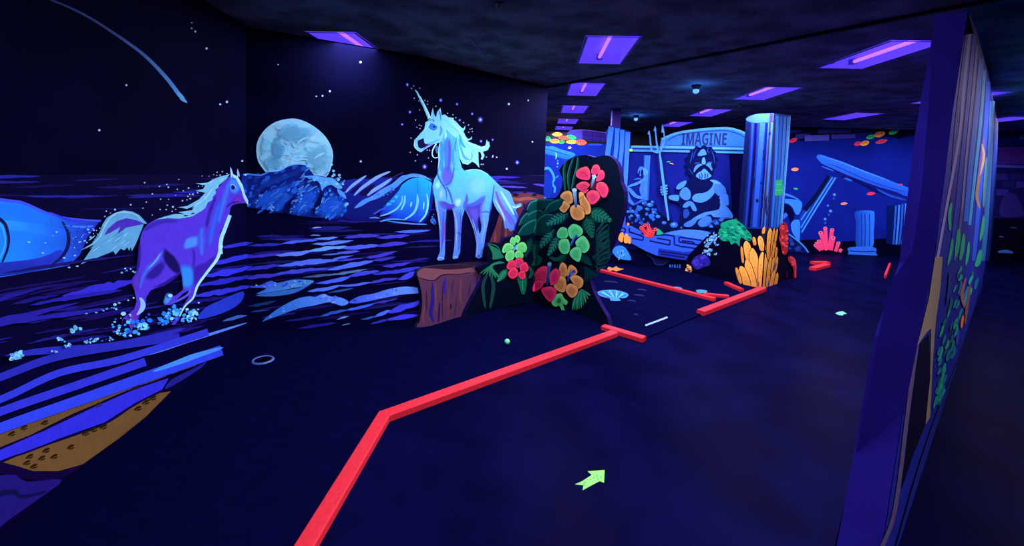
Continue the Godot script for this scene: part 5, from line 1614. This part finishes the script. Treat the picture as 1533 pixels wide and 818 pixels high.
		var n: Vector2 = d.orthogonal().normalized() * s[4] * 0.5
		var a := Vector2(s[0], s[1])
		var b := Vector2(s[2], s[3])
		var c1: Vector2 = a + d * 0.08
		var o := [a.x - d.x * 0.02, a.y - d.y * 0.02, (c1 + n * 0.62).x, (c1 + n * 0.62).y, (a + d * 0.3 + n).x, (a + d * 0.3 + n).y, (b + n * 0.86).x, (b + n * 0.86).y, (b - n * 0.86).x, (b - n * 0.86).y, (a + d * 0.3 - n).x, (a + d * 0.3 - n).y, (c1 - n * 0.62).x, (c1 - n * 0.62).y]
		var big := []
		for i in range(0, o.size(), 2):
			var m := (a + b) / 2
			var v := Vector2(o[i], o[i + 1])
			var off: Vector2 = n.normalized() * signf((v - m).dot(n)) * 5.0
			big.append_array([v.x + off.x, v.y + off.y])
		shape(big, "1c0a10")
		var tone: String = "f8a850" if s[4] > 45 else "dc9040"
		shape(o, tone, true, "d07c44", [a.x, a.y + d.y * 0.4, b.x, b.y])
		for k in 5:
			var q: Vector2 = a + d * rng.randf_range(0.15, 0.85) + n * rng.randf_range(-0.6, 0.6)
			dot(q.x, q.y, 4, "b06428")
		done("orange_tube_coral")
	for s in [[760, 480, 740, 560], [700, 640, 690, 700], [620, 650, 622, 700]]:
		stroke([s[0], s[1], s[2], s[3]], 12, "5a3890")
	done("violet_sprigs")
	shape([785, 190, 800, 145, 830, 132, 856, 155, 862, 220, 858, 300, 862, 380, 840, 415, 812, 405, 800, 330, 782, 270, 795, 230], "a01e34")
	dabs([790, 200, 820, 140, 855, 170, 858, 300, 850, 400, 815, 400, 800, 300], 60, 10, 22, ["d83848", "b0242c", "e84c50", "7c1428"], 0.7)
	done("red_coral")
	shape([862, 440, 885, 428, 920, 450, 935, 500, 932, 580, 942, 628, 915, 630, 910, 540, 890, 500, 870, 480], "a82034")
	stroke([880, 436, 918, 458, 930, 520, 928, 620], 10, "e84858", 8)
	dabs([866, 445, 900, 440, 925, 500, 905, 520], 20, 7, 14, ["d83848", "e85050"], 0.8)
	stroke([850, 560, 855, 620], 12, "4a1028")
	done("red_coral")

# ---------------------------------------------------------------- back wall and aisle murals
func fish(x: float, y: float, w: float, h: float, hex: String, tilt: float) -> void:
	var o := []
	for v in [[-0.5, 0.05], [-0.25, -0.38], [0.1, -0.5], [0.4, -0.32], [0.5, 0.0], [0.25, 0.4], [-0.15, 0.5], [-0.4, 0.3]]:
		var q := Vector2(v[0] * w, v[1] * h).rotated(tilt)
		o.append_array([x + q.x, y + q.y])
	shape(o, hex)
	for k in 4:
		var q := Vector2((-0.25 + k * 0.16) * w, -0.3 * h).rotated(tilt)
		var r := Vector2((-0.28 + k * 0.16) * w, 0.12 * h).rotated(tilt)
		stroke([x + q.x, y + q.y, x + r.x, y + r.y], h * 0.16, "101044", h * 0.05)

func back_fish(face: Dictionary, label: String, x: float, y: float, w: float, h: float, hex: String, tilt: float, group: String, up := 0.006) -> void:
	figure([face], "painted_fish", label, "fish", P([x, y])[0], group, up)
	fish(x, y, w, h, hex, tilt)
	done("fish_body")

func paint_back_wall() -> void:
	var face := upright(Vector2(4.5, 9.3), Vector2(13, 9.3))
	# painted brick band under the ceiling
	figure([face], "painted_brick_band", "violet painted bricks along the top of the blue back wall", "mural", Vector2(1290, 210), "", 0.001)
	view(1200, 180, 0.14674)
	shape([-200, 70, 300, 60, 900, 30, 1260, 10, 1260, 120, 1000, 190, 880, 170, 560, 150, 240, 205, 20, 215, -200, 180], "0a0830", false)
	done("mortar")
	for b in [[-120, 95, 120, 40, "241c74"], [170, 78, 335, 58, "2c2888"], [530, 72, 165, 52, "1c1660"], [715, 66, 150, 42, "181454"], [1060, 60, 130, 32, "161250"], [-60, 135, 150, 55, "2c2684"], [35, 148, 250, 66, "4a46b8"], [305, 140, 245, 50, "3a36a4"], [560, 120, 200, 40, "201a6c"], [880, 50, 160, 40, "14104c"]]:
		shape([b[0], b[1] + 8, b[0] + b[2], b[1], b[0] + b[2] - 6, b[1] + b[3] - 8, b[0] - 4, b[1] + b[3]], b[4], false)
		done("brick")
	# fallen entablature and leaning columns
	figure([face], "painted_fallen_beam", "blue fallen temple beam painted slanting across the back wall", "mural", Vector2(1350, 295), "", 0.004)
	shape([148, 380, 165, 352, 200, 352, 300, 385, 420, 425, 600, 500, 800, 575, 960, 640, 1128, 705, 1115, 790, 1040, 770, 960, 730, 780, 680, 560, 600, 400, 550, 330, 500, 260, 470, 200, 440], "2a68ec", false, "1c48cc", [600, 480, 560, 620])
	done("beam_top")
	for s in [[[195, 465, 320, 505, 480, 575, 700, 660, 900, 735, 1100, 790], 16, "0c1466"], [[260, 440, 420, 500, 640, 600, 900, 690, 1115, 745], 9, "1434a4"], [[400, 575, 560, 620, 760, 720, 1000, 810], 34, "0a1058"], [[430, 590, 520, 622], 22, "2450d0"], [[190, 365, 400, 430, 640, 525, 900, 620], 8, "4a8cfc"], [[200, 470, 330, 520], 14, "2a5cd8"], [[760, 700, 900, 770, 1080, 820], 22, "1c40bc"]]:
		stroke(s[0], s[1], s[2])
	done("moulding")
	stroke([985, 672, 1000, 655, 1035, 660], 12, "c03050")
	done("red_starfish")
	figure([face], "painted_leaning_column", "blue fluted column painted leaning under the fallen beam", "mural", Vector2(1200, 350), "", 0.005)
	view(1140, 150, 0.32995)
	shape([305, 345, 345, 350, 260, 480, 180, 610, 165, 560, 175, 520, 240, 430], "143098", false)
	for s in [[[335, 352, 255, 480, 182, 600], 6], [[322, 350, 245, 470, 178, 580], 5], [[310, 348, 250, 440, 178, 545], 5]]:
		stroke(s[0], s[1], "3a80f0", s[1])
		done("flute")
	stroke([305, 345, 250, 430, 195, 500], 16, "070c3c", 24)
	done("dark_flank")
	figure([face], "painted_ruin_column", "blue painted column under the right end of the fallen beam", "mural", Vector2(1350, 370), "", 0.003)
	shape([568, 480, 665, 470, 650, 600, 630, 662, 565, 650], "0a1256", false)
	for k in 4:
		stroke([610 + k * 15, 478 - k * 3, 604 + k * 15, 570, 598 + k * 13, 655], 9, ["2450d0", "3a74ec"][k % 2], 8)
	done("flute")
	figure([face], "painted_column_stump", "short blue column stump with round base painted on the back wall", "mural", Vector2(1290, 382), "", 0.006)
	shape([420, 515, 440, 502, 500, 502, 512, 520, 508, 600, 502, 668, 430, 668, 428, 560], "2a6cf0", true, "1436a8", [505, 560, 428, 560])
	for x in [452, 468, 488]:
		stroke([x, 515, x + 2, 590, x, 664], 5, "14309c", 5)
	done("shaft")
	shape([395, 690, 398, 668, 510, 668, 518, 692, 516, 712, 400, 704], "2a64e8")
	stroke([398, 684, 460, 688, 515, 686], 5, "12246e", 5)
	done("foot")
	figure([face], "painted_black_reef_floor", "black rocky seabed painted along the foot of the back wall", "mural", Vector2(1280, 388), "", 0.002)
	shape([60, 640, 130, 640, 230, 632, 300, 645, 400, 640, 560, 628, 760, 640, 760, 720, 60, 740], "06061e", false)
	done("seabed")
	figure([face], "painted_pink_coral", "cluster of pink tube corals painted at the foot of the back wall", "mural", Vector2(1240, 380), "", 0.008)
	view(1170, 280, 0.1711)
	for s in [[380, 360, 395, 550, 34], [340, 400, 395, 555, 40], [440, 375, 415, 550, 36], [450, 445, 430, 555, 40], [325, 475, 365, 550, 36], [495, 490, 470, 565, 36], [295, 510, 340, 555, 34], [515, 550, 505, 572, 30], [300, 490, 345, 545, 22]]:
		stroke([s[0], s[1], (s[0] + s[2]) / 2.0, (s[1] + s[3]) / 2.0, s[2], s[3]], s[4], "e83c78", s[4] * 0.8)
		dot(s[0], s[1], s[4] * 0.52, "f86a9c", 0.7)
		dot(s[0], s[1], s[4] * 0.26, "901c4c", 0.6)
		done("coral_tube")
	figure([face], "painted_kneeling_statue", "blue kneeling statue painted beside the reef column", "mural", Vector2(1190, 380), "", 0.007)
	shape([-60, 50, 0, 50, 60, 62, 130, 95, 168, 125, 150, 118, 90, 92, 20, 75, -60, 80], "2a68e4")
	shape([-60, 115, 20, 105, 110, 110, 172, 130, 175, 180, 150, 240, 120, 235, 100, 190, 60, 150, 0, 140, -60, 160], "2f70f0")
	shape([80, 330, 105, 292, 155, 295, 160, 400, 152, 480, 120, 440, 90, 390], "2f74f4")
	shape([-60, 300, 0, 250, 50, 220, 55, 245, 10, 290, -40, 320], "2a60dc")
	done("body")
	shape([0, 150, 60, 160, 95, 200, 110, 260, 80, 310, 60, 260, 30, 220, -20, 240, -40, 180], "050834")
	done("dark_recess")
	shape([50, 410, 90, 440, 150, 480, 200, 530, 240, 580, 280, 645, 200, 640, 100, 640, 50, 560], "0a1250")
	dabs([60, 440, 130, 480, 200, 540, 180, 630, 80, 610], 24, 14, 26, ["16308c", "1c3ca0", "102470"], 0.8)
	stroke([60, 412, 140, 470, 210, 540, 275, 645], 12, "3a78e8", 14)
	done("rocky_tail")
	figure([face], "painted_bubbles", "string of pale bubbles rising above the pink coral", "mural", Vector2(1235, 330), "", 0.005)
	for d in [[462, 68, 15], [455, 102, 7], [405, 165, 11], [428, 212, 16], [412, 245, 6], [380, 282, 14], [382, 316, 7]]:
		dot(d[0], d[1], d[2], "2c5cc0")
		dot(d[0] - 2, d[1] - 2, d[2] * 0.5, "5a8cd8")
		done("bubble")
	view(1200, 180, 0.14674)
	back_fish(face, "pink fish overlapping the yellow fish under the painted bricks", 570, 240, 80, 44, "e03870", -0.15, "painted fish school")
	back_fish(face, "yellow orange fish overlapping the pink fish under the painted bricks", 642, 236, 95, 50, "f8a048", -0.25, "painted fish school", 0.007)
	back_fish(face, "small green fish tucked behind the orange fish", 700, 172, 90, 44, "2cb878", -0.15, "painted fish school")
	back_fish(face, "orange fish highest on the painted bricks", 792, 145, 118, 56, "f89048", -0.2, "painted fish school", 0.007)
	back_fish(face, "magenta fish alone under the orange fish", 812, 218, 128, 44, "e03460", -0.2, "painted fish school")
	back_fish(face, "bright green fish at the right of the fish school", 940, 115, 118, 54, "34d080", -0.35, "painted fish school")
	back_fish(face, "orange fish half hidden by the striped panel", 1205, 105, 56, 46, "f88a50", -0.3, "painted fish school")
	back_fish(face, "red fish beside the top of the reef column", -88, 206, 90, 40, "e02c4c", -0.3, "stray painted fish")
	back_fish(face, "orange fish below the red fish beside the reef column", -70, 502, 76, 34, "f89060", 0.0, "stray painted fish")
	back_fish(face, "tiny green fish under the stray orange fish", -62, 700, 46, 20, "34a078", 0.2, "stray painted fish")
	back_fish(face, "red fish swimming under the fallen beam", 705, 750, 90, 30, "d83058", -0.05, "stray painted fish")
	back_fish(face, "small orange fish near the bubbles", 430, 852, 70, 26, "e88858", -0.05, "stray painted fish")
	back_fish(face, "tiny pale fish beside the striped panel's edge", 1170, 386, 44, 18, "a0b0c0", -0.25, "stray painted fish")

	# --- the aisle past the unicorn wall
	var aisle := upright(Vector2(-1.2, 8.4), Vector2(2.2, 9.0))
	figure([aisle], "aisle_partition", "blue aisle partition seen between the unicorn wall and the flower board", "partition", Vector2(860, 360), "", 0.0)
	view(805, 180, 0.14667)
	board("panel", P([-600, 225, 430, 235, 800, 245, 800, 1400, -600, 1400]), 0.06, "0c2290", mats.dark_edge)
	shape([300, 130, 330, 105, 455, 100, 455, 205, 400, 215, 310, 200], "4038a8", false)
	shape([455, 100, 700, 130, 720, 232, 455, 205], "2a1c78", false)
	for s in [[455, 150, 710, 175], [560, 112, 560, 215], [640, 122, 640, 225], [455, 190, 700, 220]]:
		stroke([s[0], s[1], s[2], s[3]], 5, "150c48", 5)
	stroke([330, 108, 455, 98, 700, 128], 7, "5a48b8", 7)
	done("brick_block")
	stroke([515, 250, 600, 248, 662, 252], 22, "2a3cc0")
	done("ledge")
	shape([-300, 150, 60, 262, 150, 265, 240, 300, 385, 345, 300, 400, 180, 370, 60, 340, -300, 260], "2a74f0", true, "184cd0", [150, 270, 130, 380])
	stroke([60, 285, 180, 320, 330, 365], 9, "1030a0")
	stroke([182, 330, 190, 360, 184, 400], 14, "5aa0f0")
	for d in [[205, 442, 10], [200, 475, 7], [206, 415, 6]]:
		dot(d[0], d[1], d[2], "4a88e0")
	done("fallen_beam")
	stroke([65, 500, 110, 490, 150, 540, 168, 600, 150, 650, 175, 690, 170, 740], 26, "2f80e8", 18)
	stroke([40, 740, 70, 715, 95, 745, 80, 790, 50, 790], 26, "3a70f0", 16)
	stroke([170, 600, 215, 565], 16, "2a60d8")
	shape([60, 560, 120, 560, 150, 640, 140, 760, 80, 790, 60, 700], "0e2a9c")
	done("sea_creature")
	for f in [["small yellow fish at the top of the aisle school", 198, 145, 105, 44, "f8c048", 0.08], ["coral red fish in the middle of the aisle school", 265, 182, 110, 44, "f05848", 0.1], ["green fish above the aisle school's yellow pair", 342, 172, 105, 42, "30c070", 0.3], ["green fish at the left end of the aisle school", 98, 190, 70, 48, "34b870", 0.05], ["orange fish low in the aisle school", 172, 214, 105, 48, "f8944c", 0.12], ["small green fish beside the low orange fish", 242, 225, 62, 38, "2cb068", 0.0], ["yellow orange fish beside the red aisle fish", 345, 222, 115, 46, "f8a848", 0.05], ["red orange fish at the right end of the aisle school", 442, 228, 112, 58, "f86040", 0.15], ["tiny peach fish under the aisle school", 325, 281, 34, 26, "f0a080", 0.0]]:
		back_fish(aisle, f[0], f[1], f[2], f[3], f[4], f[5], f[6], "aisle fish school", 0.01)

# ---------------------------------------------------------------- striped panel at the right
func build_striped_panel() -> void:
	var a := Vector2(1.43, 1.72)
	var d := Vector2(6.61 - 1.53, 6.82 - 1.81).normalized()
	var face := upright(a, a + d)
	figure([face], "striped_panel_cutout", "thick upright panel painted with vertical blue stripes and sea plants", "partition", Vector2(1345, 818), "", 0.0)
	view(0, 0, 1)
	var out := P([1449, 17, 1462, 45, 1479, 108, 1490, 165, 1494, 188, 1485, 295, 1475, 400, 1467, 440, 1434, 545, 1345, 825, 1318, 905, 1308, 900, 1322, 815, 1368, 517, 1398, 400, 1422, 195])
	lay(out, hue("1c2490"))
	done("painted_face")
	# solid body with the near end face
	var near_l := [Vector2(1398, 22), Vector2(1390, 160), Vector2(1380, 280), Vector2(1366, 375), Vector2(1336, 420), Vector2(1326, 445), Vector2(1290, 640), Vector2(1250, 818), Vector2(1232, 900)]
	var near_r := [Vector2(1449, 17), Vector2(1432, 120), Vector2(1414, 270), Vector2(1400, 375), Vector2(1394, 420), Vector2(1388, 445), Vector2(1349, 640), Vector2(1321, 818), Vector2(1309, 900)]
	var end := upright(Vector2(1.15, 1.74), Vector2(1.43, 1.72))
	var st := new_st()
	var back := Vector3(d.x, 0, -d.y)
	for i in near_l.size() - 1:
		var l0 := hit(end, near_l[i]) - fig_at
		var l1 := hit(end, near_l[i + 1]) - fig_at
		var r0 := hit(end, near_r[i]) - fig_at
		var r1 := hit(end, near_r[i + 1]) - fig_at
		quad(st, l0, r0, r1, l1)
		quad(st, l0 + back * 0.35, l0, l1, l1 + back * 0.35)
		if i == 0:
			quad(st, l0 + back * 0.35, r0 + back * 0.35, r0, l0)
	piece("end_post", st.commit(), mats.panel_end, fig)
	st = new_st()
	var pts := []
	for p in out:
		pts.append(hit(face, p) - face.n * 0.002 - fig_at)
	var flip := Geometry2D.is_polygon_clockwise(out)
	for i in pts.size():
		var p: Vector3 = pts[i]
		var q: Vector3 = pts[(i + 1) % pts.size()]
		var bk: Vector3 = face.n * -0.12
		if flip:
			quad(st, p, q, q + bk, p + bk)
		else:
			quad(st, q, p, p + bk, q + bk)
	var tri := Geometry2D.triangulate_polygon(out)
	for k in range(0, tri.size(), 3):
		var v := [pts[tri[k]], pts[tri[k + 1]], pts[tri[k + 2]]]
		if (v[1] - v[0]).cross(v[2] - v[0]).dot(-face.n) > 0:
			v.reverse()
		for w in v:
			st.set_normal(-face.n)
			st.add_vertex(w - face.n * 0.12)
	piece("board_edge", st.commit(), mats.panel_end, fig)
	lift += 0.002
	view(1320, 0, 0.48853)
	var stripes := [[[268, 55, 246, 230, 225, 420, 212, 640], 12, "2a1c80"], [[270, 90, 252, 250, 236, 420, 200, 620, 165, 815], 9, "8a7ac0"], [[283, 110, 266, 280, 250, 440, 228, 640, 210, 800], 12, "2430b8"], [[291, 140, 276, 300, 258, 480, 244, 660], 7, "7a70c8"], [[304, 180, 290, 330, 272, 500, 256, 680], 16, "2a60e0"], [[314, 215, 303, 360, 286, 520, 268, 690], 10, "2a90d8"], [[325, 250, 318, 380, 306, 520, 292, 680, 280, 800], 14, "2448c0"], [[338, 310, 334, 420, 326, 560, 318, 700, 308, 800], 16, "2f66b0"], [[350, 370, 348, 460, 342, 580, 335, 700, 325, 800], 12, "22389c"], [[245, 640, 235, 720, 222, 800], 8, "5a5098"]]
	for s in stripes:
		stroke(s[0], s[1], s[2], s[1] * 0.9)
		done("stripe")
	for s in [[[312, 420, 300, 520, 292, 600], 12, "6a4a90"], [[305, 440, 312, 480, 300, 540], 8, "a08068"], [[298, 530, 290, 600, 300, 640], 9, "8a6a50"], [[320, 480, 316, 560, 310, 640], 10, "4a7a90"]]:
		stroke(s[0], s[1], s[2])
	done("driftwood")
	for s in [[[212, 620, 206, 660, 208, 710], 10], [[235, 700, 232, 740, 225, 790], 14], [[250, 715, 246, 760, 238, 800], 12], [[266, 740, 262, 780, 256, 815], 9], [[312, 660, 308, 700, 300, 740], 10], [[302, 765, 296, 800, 286, 818], 16], [[215, 730, 210, 770, 200, 815], 9]]:
		stroke(s[0], s[1], "2aa080")
		done("sea_plant")
	view(1230, 400, 0.51096)
	shape([330, -30, 352, -30, 346, 60, 332, 160, 322, 300, 316, 440, 300, 465, 316, 300, 318, 180, 306, 190, 288, 215, 276, 235, 290, 180, 312, 90], "8a7468", false)
	stroke([276, 232, 258, 360, 244, 470, 226, 620, 205, 740, 170, 830, 150, 900], 12, "584878", 12)
	shape([288, 222, 312, 196, 316, 320, 302, 462, 262, 560, 232, 650, 242, 540, 262, 380], "0a0826", false)
	done("tan_frame")
	for k in 60:
		var y := rng.randf_range(-10, 380)
		var t := y / 380.0
		var x := lerpf(rng.randf_range(356, 470), rng.randf_range(332, 352), clampf(t, 0, 1))
		var l := rng.randf_range(18, 42)
		stroke([x, y, x - 4 + rng.randf_range(-3, 3), y + l * 0.5, x - 10, y + l], rng.randf_range(5, 10), ["1a8088", "2298a0", "146070", "226ca0", "28a084"][k % 5])
	heap("sea_plants")
	each = "coral"
	for s in [[[420, 30, 408, 80, 416, 120], 9, "a05868"], [[412, 140, 406, 180], 8, "d87848"], [[434, 50, 424, 110, 418, 170], 9, "7a4a58"], [[398, 180, 392, 230], 8, "3a40d0"], [[372, 10, 370, 60, 362, 110], 8, "203a98"]]:
		stroke(s[0], s[1], s[2])
	each = ""
	stroke([478, 50, 446, 160, 404, 280, 340, 440, 280, 620, 220, 830, 190, 930], 20, "1c2888", 24)
	done("bottom_border")

# ---------------------------------------------------------------- far side room glimpsed at the right edge
func build_side_room() -> void:
	var face := upright(Vector2(8.9, 9.2), Vector2(12.9, 9.2))
	figure([face], "side_room_mural_board", "violet brick archway mural board in the far side room", "partition", Vector2(1515, 420), "", 0.0)
	view(1440, 180, 0.34191)
	board("board", P([120, 110, 420, 105, 560, 105, 560, 760, 100, 740]), 0.06, "14104e", mats.dark_edge)
	shape([150, 118, 420, 112, 560, 112, 560, 195, 150, 192], "3a1c80", false)
	stroke([150, 200, 300, 205, 560, 205], 12, "3a34b0", 12)
	done("top_band")
	for r in 6:
		for c in 7:
			var x := 150 + c * 60 + (r % 2) * 28
			var y := 235 + r * 34
			if Vector2(x + 25 - 250, (y + 12 - 430) * 0.9).length() > 110:
				shape([x, y, x + 52, y, x + 52, y + 27, x, y + 27], ["201a70", "1a1660", "262080"][(r + c) % 3], false)
				done("brick")
	shape([170, 420, 175, 350, 205, 318, 240, 330, 262, 380, 268, 420], "241c6c")
	done("arch_stones")
	shape([130, 430, 560, 430, 560, 640, 120, 640], "080620", false)
	done("arch_opening")
	stroke([155, 578, 190, 575, 225, 580], 14, "3a60c0")
	stroke([210, 470, 240, 472], 6, "2a2c80")
	stroke([160, 510, 185, 512], 6, "4a2c80")
	done("water_glints")
	shape([110, 650, 560, 655, 560, 740, 105, 735], "161a60", false)
	shape([190, 665, 280, 668, 280, 728, 195, 725], "2a1434", false)
	done("low_wall")
	figure([upright(Vector2(9.5, 9.28), Vector2(13, 9.28))], "far_blue_fish_mural", "row of small blue fish high on the far side room wall", "mural", Vector2(1515, 190), "", 0.002)
	for d in [[200, 12, 34], [245, 18, 40], [265, 75, 30], [300, 20, 34], [330, 60, 30]]:
		fish(d[0], d[1], d[2], 20, "2a68e0", 0.1)
		done("fish_body")

# ---------------------------------------------------------------- small things on floors and ceiling
func flat_on(y: float, called: String, label: String, category: String, foot: Vector2, thick_lift := 0.001, group := "") -> void:
	figure([level(y)], called, label, category, foot, group, thick_lift)

func build_floor_things() -> void:
	# cup with a white painted ring
	var hy := 0.035
	var c := hit(level(hy), Vector2(393.5, 540))
	var cup := base("golf_cup", Vector3(c.x, green_height(c.x, -c.z) + 0.004, c.z), "golf hole with a pale blue rim in the dark green's corner", "golf hole")
	var st := new_st()
	lathe(st, [Vector2(0.056, -0.001), Vector2(0.058, 0.006), Vector2(0.062, 0.009), Vector2(0.068, 0.009), Vector2(0.076, 0.001)], 40)
	piece("rim", st.commit(), mats.cup_rim, cup)
	st = new_st()
	lathe(st, [Vector2(0.057, 0.004), Vector2(0.055, 0.0015), Vector2(0.0, 0.0012)], 40)
	piece("cup_disc", st.commit(), flat_mat("02020c", 0.9, 0.05), cup)  # flat near-black disc at green level in place of an open cup
	# ball
	var b := hit(level(-0.02), Vector2(759, 518))
	var ball := MeshInstance3D.new()
	ball.name = numbered("golf_ball")
	var sp := SphereMesh.new()
	sp.radius = 0.0235
	sp.height = 0.047
	ball.mesh = sp
	ball.material_override = mats.ball
	ball.position = Vector3(b.x, green_height(b.x, -b.z) + 0.027, b.z)
	add_child(ball)
	tag(ball, "mint green golf ball resting on the dark putting green", "golf ball")

	view(0, 0, 1)
	flat_on(0.0, "floor_arrow", "pale green arrow painted on the walkway in front of the long rail", "arrow", Vector2(885, 718))
	view(700, 520, 0.3914)
	shape([410, 526, 436, 515, 475, 490, 458, 476, 524, 471, 522, 520, 505, 514, 474, 530, 440, 549, 443, 530], "6aa45c", false)
	done("arrow_shape")
	dabs([440, 525, 480, 492, 515, 480, 512, 508, 480, 520, 445, 540], 60, 1.2, 2.6, ["2c6c50", "3c8858"], 1.0)
	heap("paint_wear")
	view(1230, 400, 0.51096)
	flat_on(0.0, "floor_arrow", "small faded green arrow painted on the walkway near the striped panel", "arrow", Vector2(1258, 469))
	shape([40, 136, 50, 131, 62, 130, 74, 137, 64, 139, 62, 142, 50, 141], "5c9a88", false)
	done("arrow_shape")
	flat_on(0.012, "tee_line", "short white tee line on the shell green", "line", Vector2(983, 481))
	view(740, 380, 0.32616)
	stroke([693, 330, 740, 313, 795, 292], 8, "6a80a0", 8)
	done("line_paint")
	flat_on(0.012, "painted_shell", "light blue scallop shell painted on the shell green", "shell", Vector2(918, 441))
	shape([472, 180, 490, 170, 530, 166, 560, 168, 600, 178, 616, 190, 600, 204, 570, 205, 580, 216, 535, 216, 530, 206, 490, 196], "2f68b8")
	for s in [[480, 182, 535, 205], [510, 172, 545, 204], [545, 170, 555, 204], [580, 176, 565, 204], [605, 188, 572, 206]]:
		stroke([s[0], s[1], s[2], s[3]], 5, "1a3c88", 3)
	for s in [[495, 176, 540, 202], [528, 170, 550, 202], [562, 172, 560, 202], [592, 182, 570, 203]]:
		stroke([s[0], s[1], s[2], s[3]], 4, "5a9ad8", 2)
	done("shell_fan")
	flat_on(0.012, "painted_pebble", "grey blue oval painted behind the thin red rail", "pebble", Vector2(1012, 432), 0.001, "painted ovals on the shell green")
	shape([810, 157, 830, 152, 858, 156, 860, 166, 835, 168], "2c5c88")
	done("oval")
	flat_on(0.012, "painted_pebble", "teal oval painted near the orange tube coral", "pebble", Vector2(1050, 437), 0.001, "painted ovals on the shell green")
	shape([925, 170, 945, 165, 975, 170, 972, 180, 940, 181], "2c6888")
	done("oval")
	flat_on(0.012, "painted_starfish", "peach starfish painted on the shell green by the flower board", "starfish", Vector2(918, 404))
	shape([517, 70, 525, 60, 545, 66, 560, 57, 570, 66, 595, 70, 580, 76, 560, 82, 545, 76, 530, 80], "a06038", false)
	done("starfish_shape")
	flat_on(0.012, "painted_wave_marks", "faint blue wave marks painted on the shell green", "mural", Vector2(920, 430), 0.0005)
	for s in [[500, 128, 570, 134], [640, 190, 690, 196], [655, 165, 700, 170], [610, 216, 650, 220], [590, 100, 640, 108], [640, 280, 660, 283]]:
		stroke([s[0], s[1], (s[0] + s[2]) / 2.0, (s[1] + s[3]) / 2.0 - 3, s[2], s[3]], 7, "0c1444")
	done("wave_mark")

	# ceiling fittings
	for s in [[1042, 134, "blue glowing spotlight on the ceiling before the fluted column"], [952, 177, "blue glowing spotlight on the ceiling beside the violet post"]]:
		var at := hit(level(CEIL - 0.05), Vector2(s[0], s[1]))
		var o := base("ceiling_spotlight", Vector3(at.x, CEIL, at.z), s[2], "spotlight", "small blue ceiling spotlights")
		st = new_st()
		lathe(st, [Vector2(0.0, 0.0), Vector2(0.05, 0.0), Vector2(0.05, -0.02), Vector2(0.035, -0.035), Vector2(0.03, -0.05)], 20)
		piece("housing", st.commit(), mats.dark_edge, o)
		var bulb := SphereMesh.new()
		bulb.radius = 0.034
		bulb.height = 0.068
		piece("bulb", bulb, mats.blue_bulb, o, Vector3(0, -0.066, 0))
		var l := OmniLight3D.new()
		l.name = "bulb_light"
		l.light_color = Color(0.25, 0.5, 1.0)
		l.light_energy = 0.12
		l.light_size = 0.03
		l.omni_range = 20.0
		l.omni_attenuation = 2.0
		l.shadow_enabled = true
		l.position = Vector3(0, -0.066, 0)
		o.add_child(l)
	for s in [[748, 5, "small grey sprinkler head on the ceiling near the front"], [771, 111, "small grey sprinkler head near the end of the moon wall"], [1108, 156, "small grey sprinkler head above the fluted column"]]:
		var at := hit(level(CEIL), Vector2(s[0], s[1]))
		var o := base("sprinkler_head", at, s[2], "sprinkler", "ceiling sprinkler heads")
		st = new_st()
		lathe(st, [Vector2(0.0, 0.0), Vector2(0.035, 0.0), Vector2(0.03, -0.008), Vector2(0.0, -0.010)], 20)
		piece("plate", st.commit(), mats.sprinkler, o)
		st = new_st()
		lathe(st, [Vector2(0.01, -0.009), Vector2(0.008, -0.03), Vector2(0.022, -0.034), Vector2(0.0, -0.037)], 16)
		piece("nozzle", st.commit(), mats.sprinkler, o)
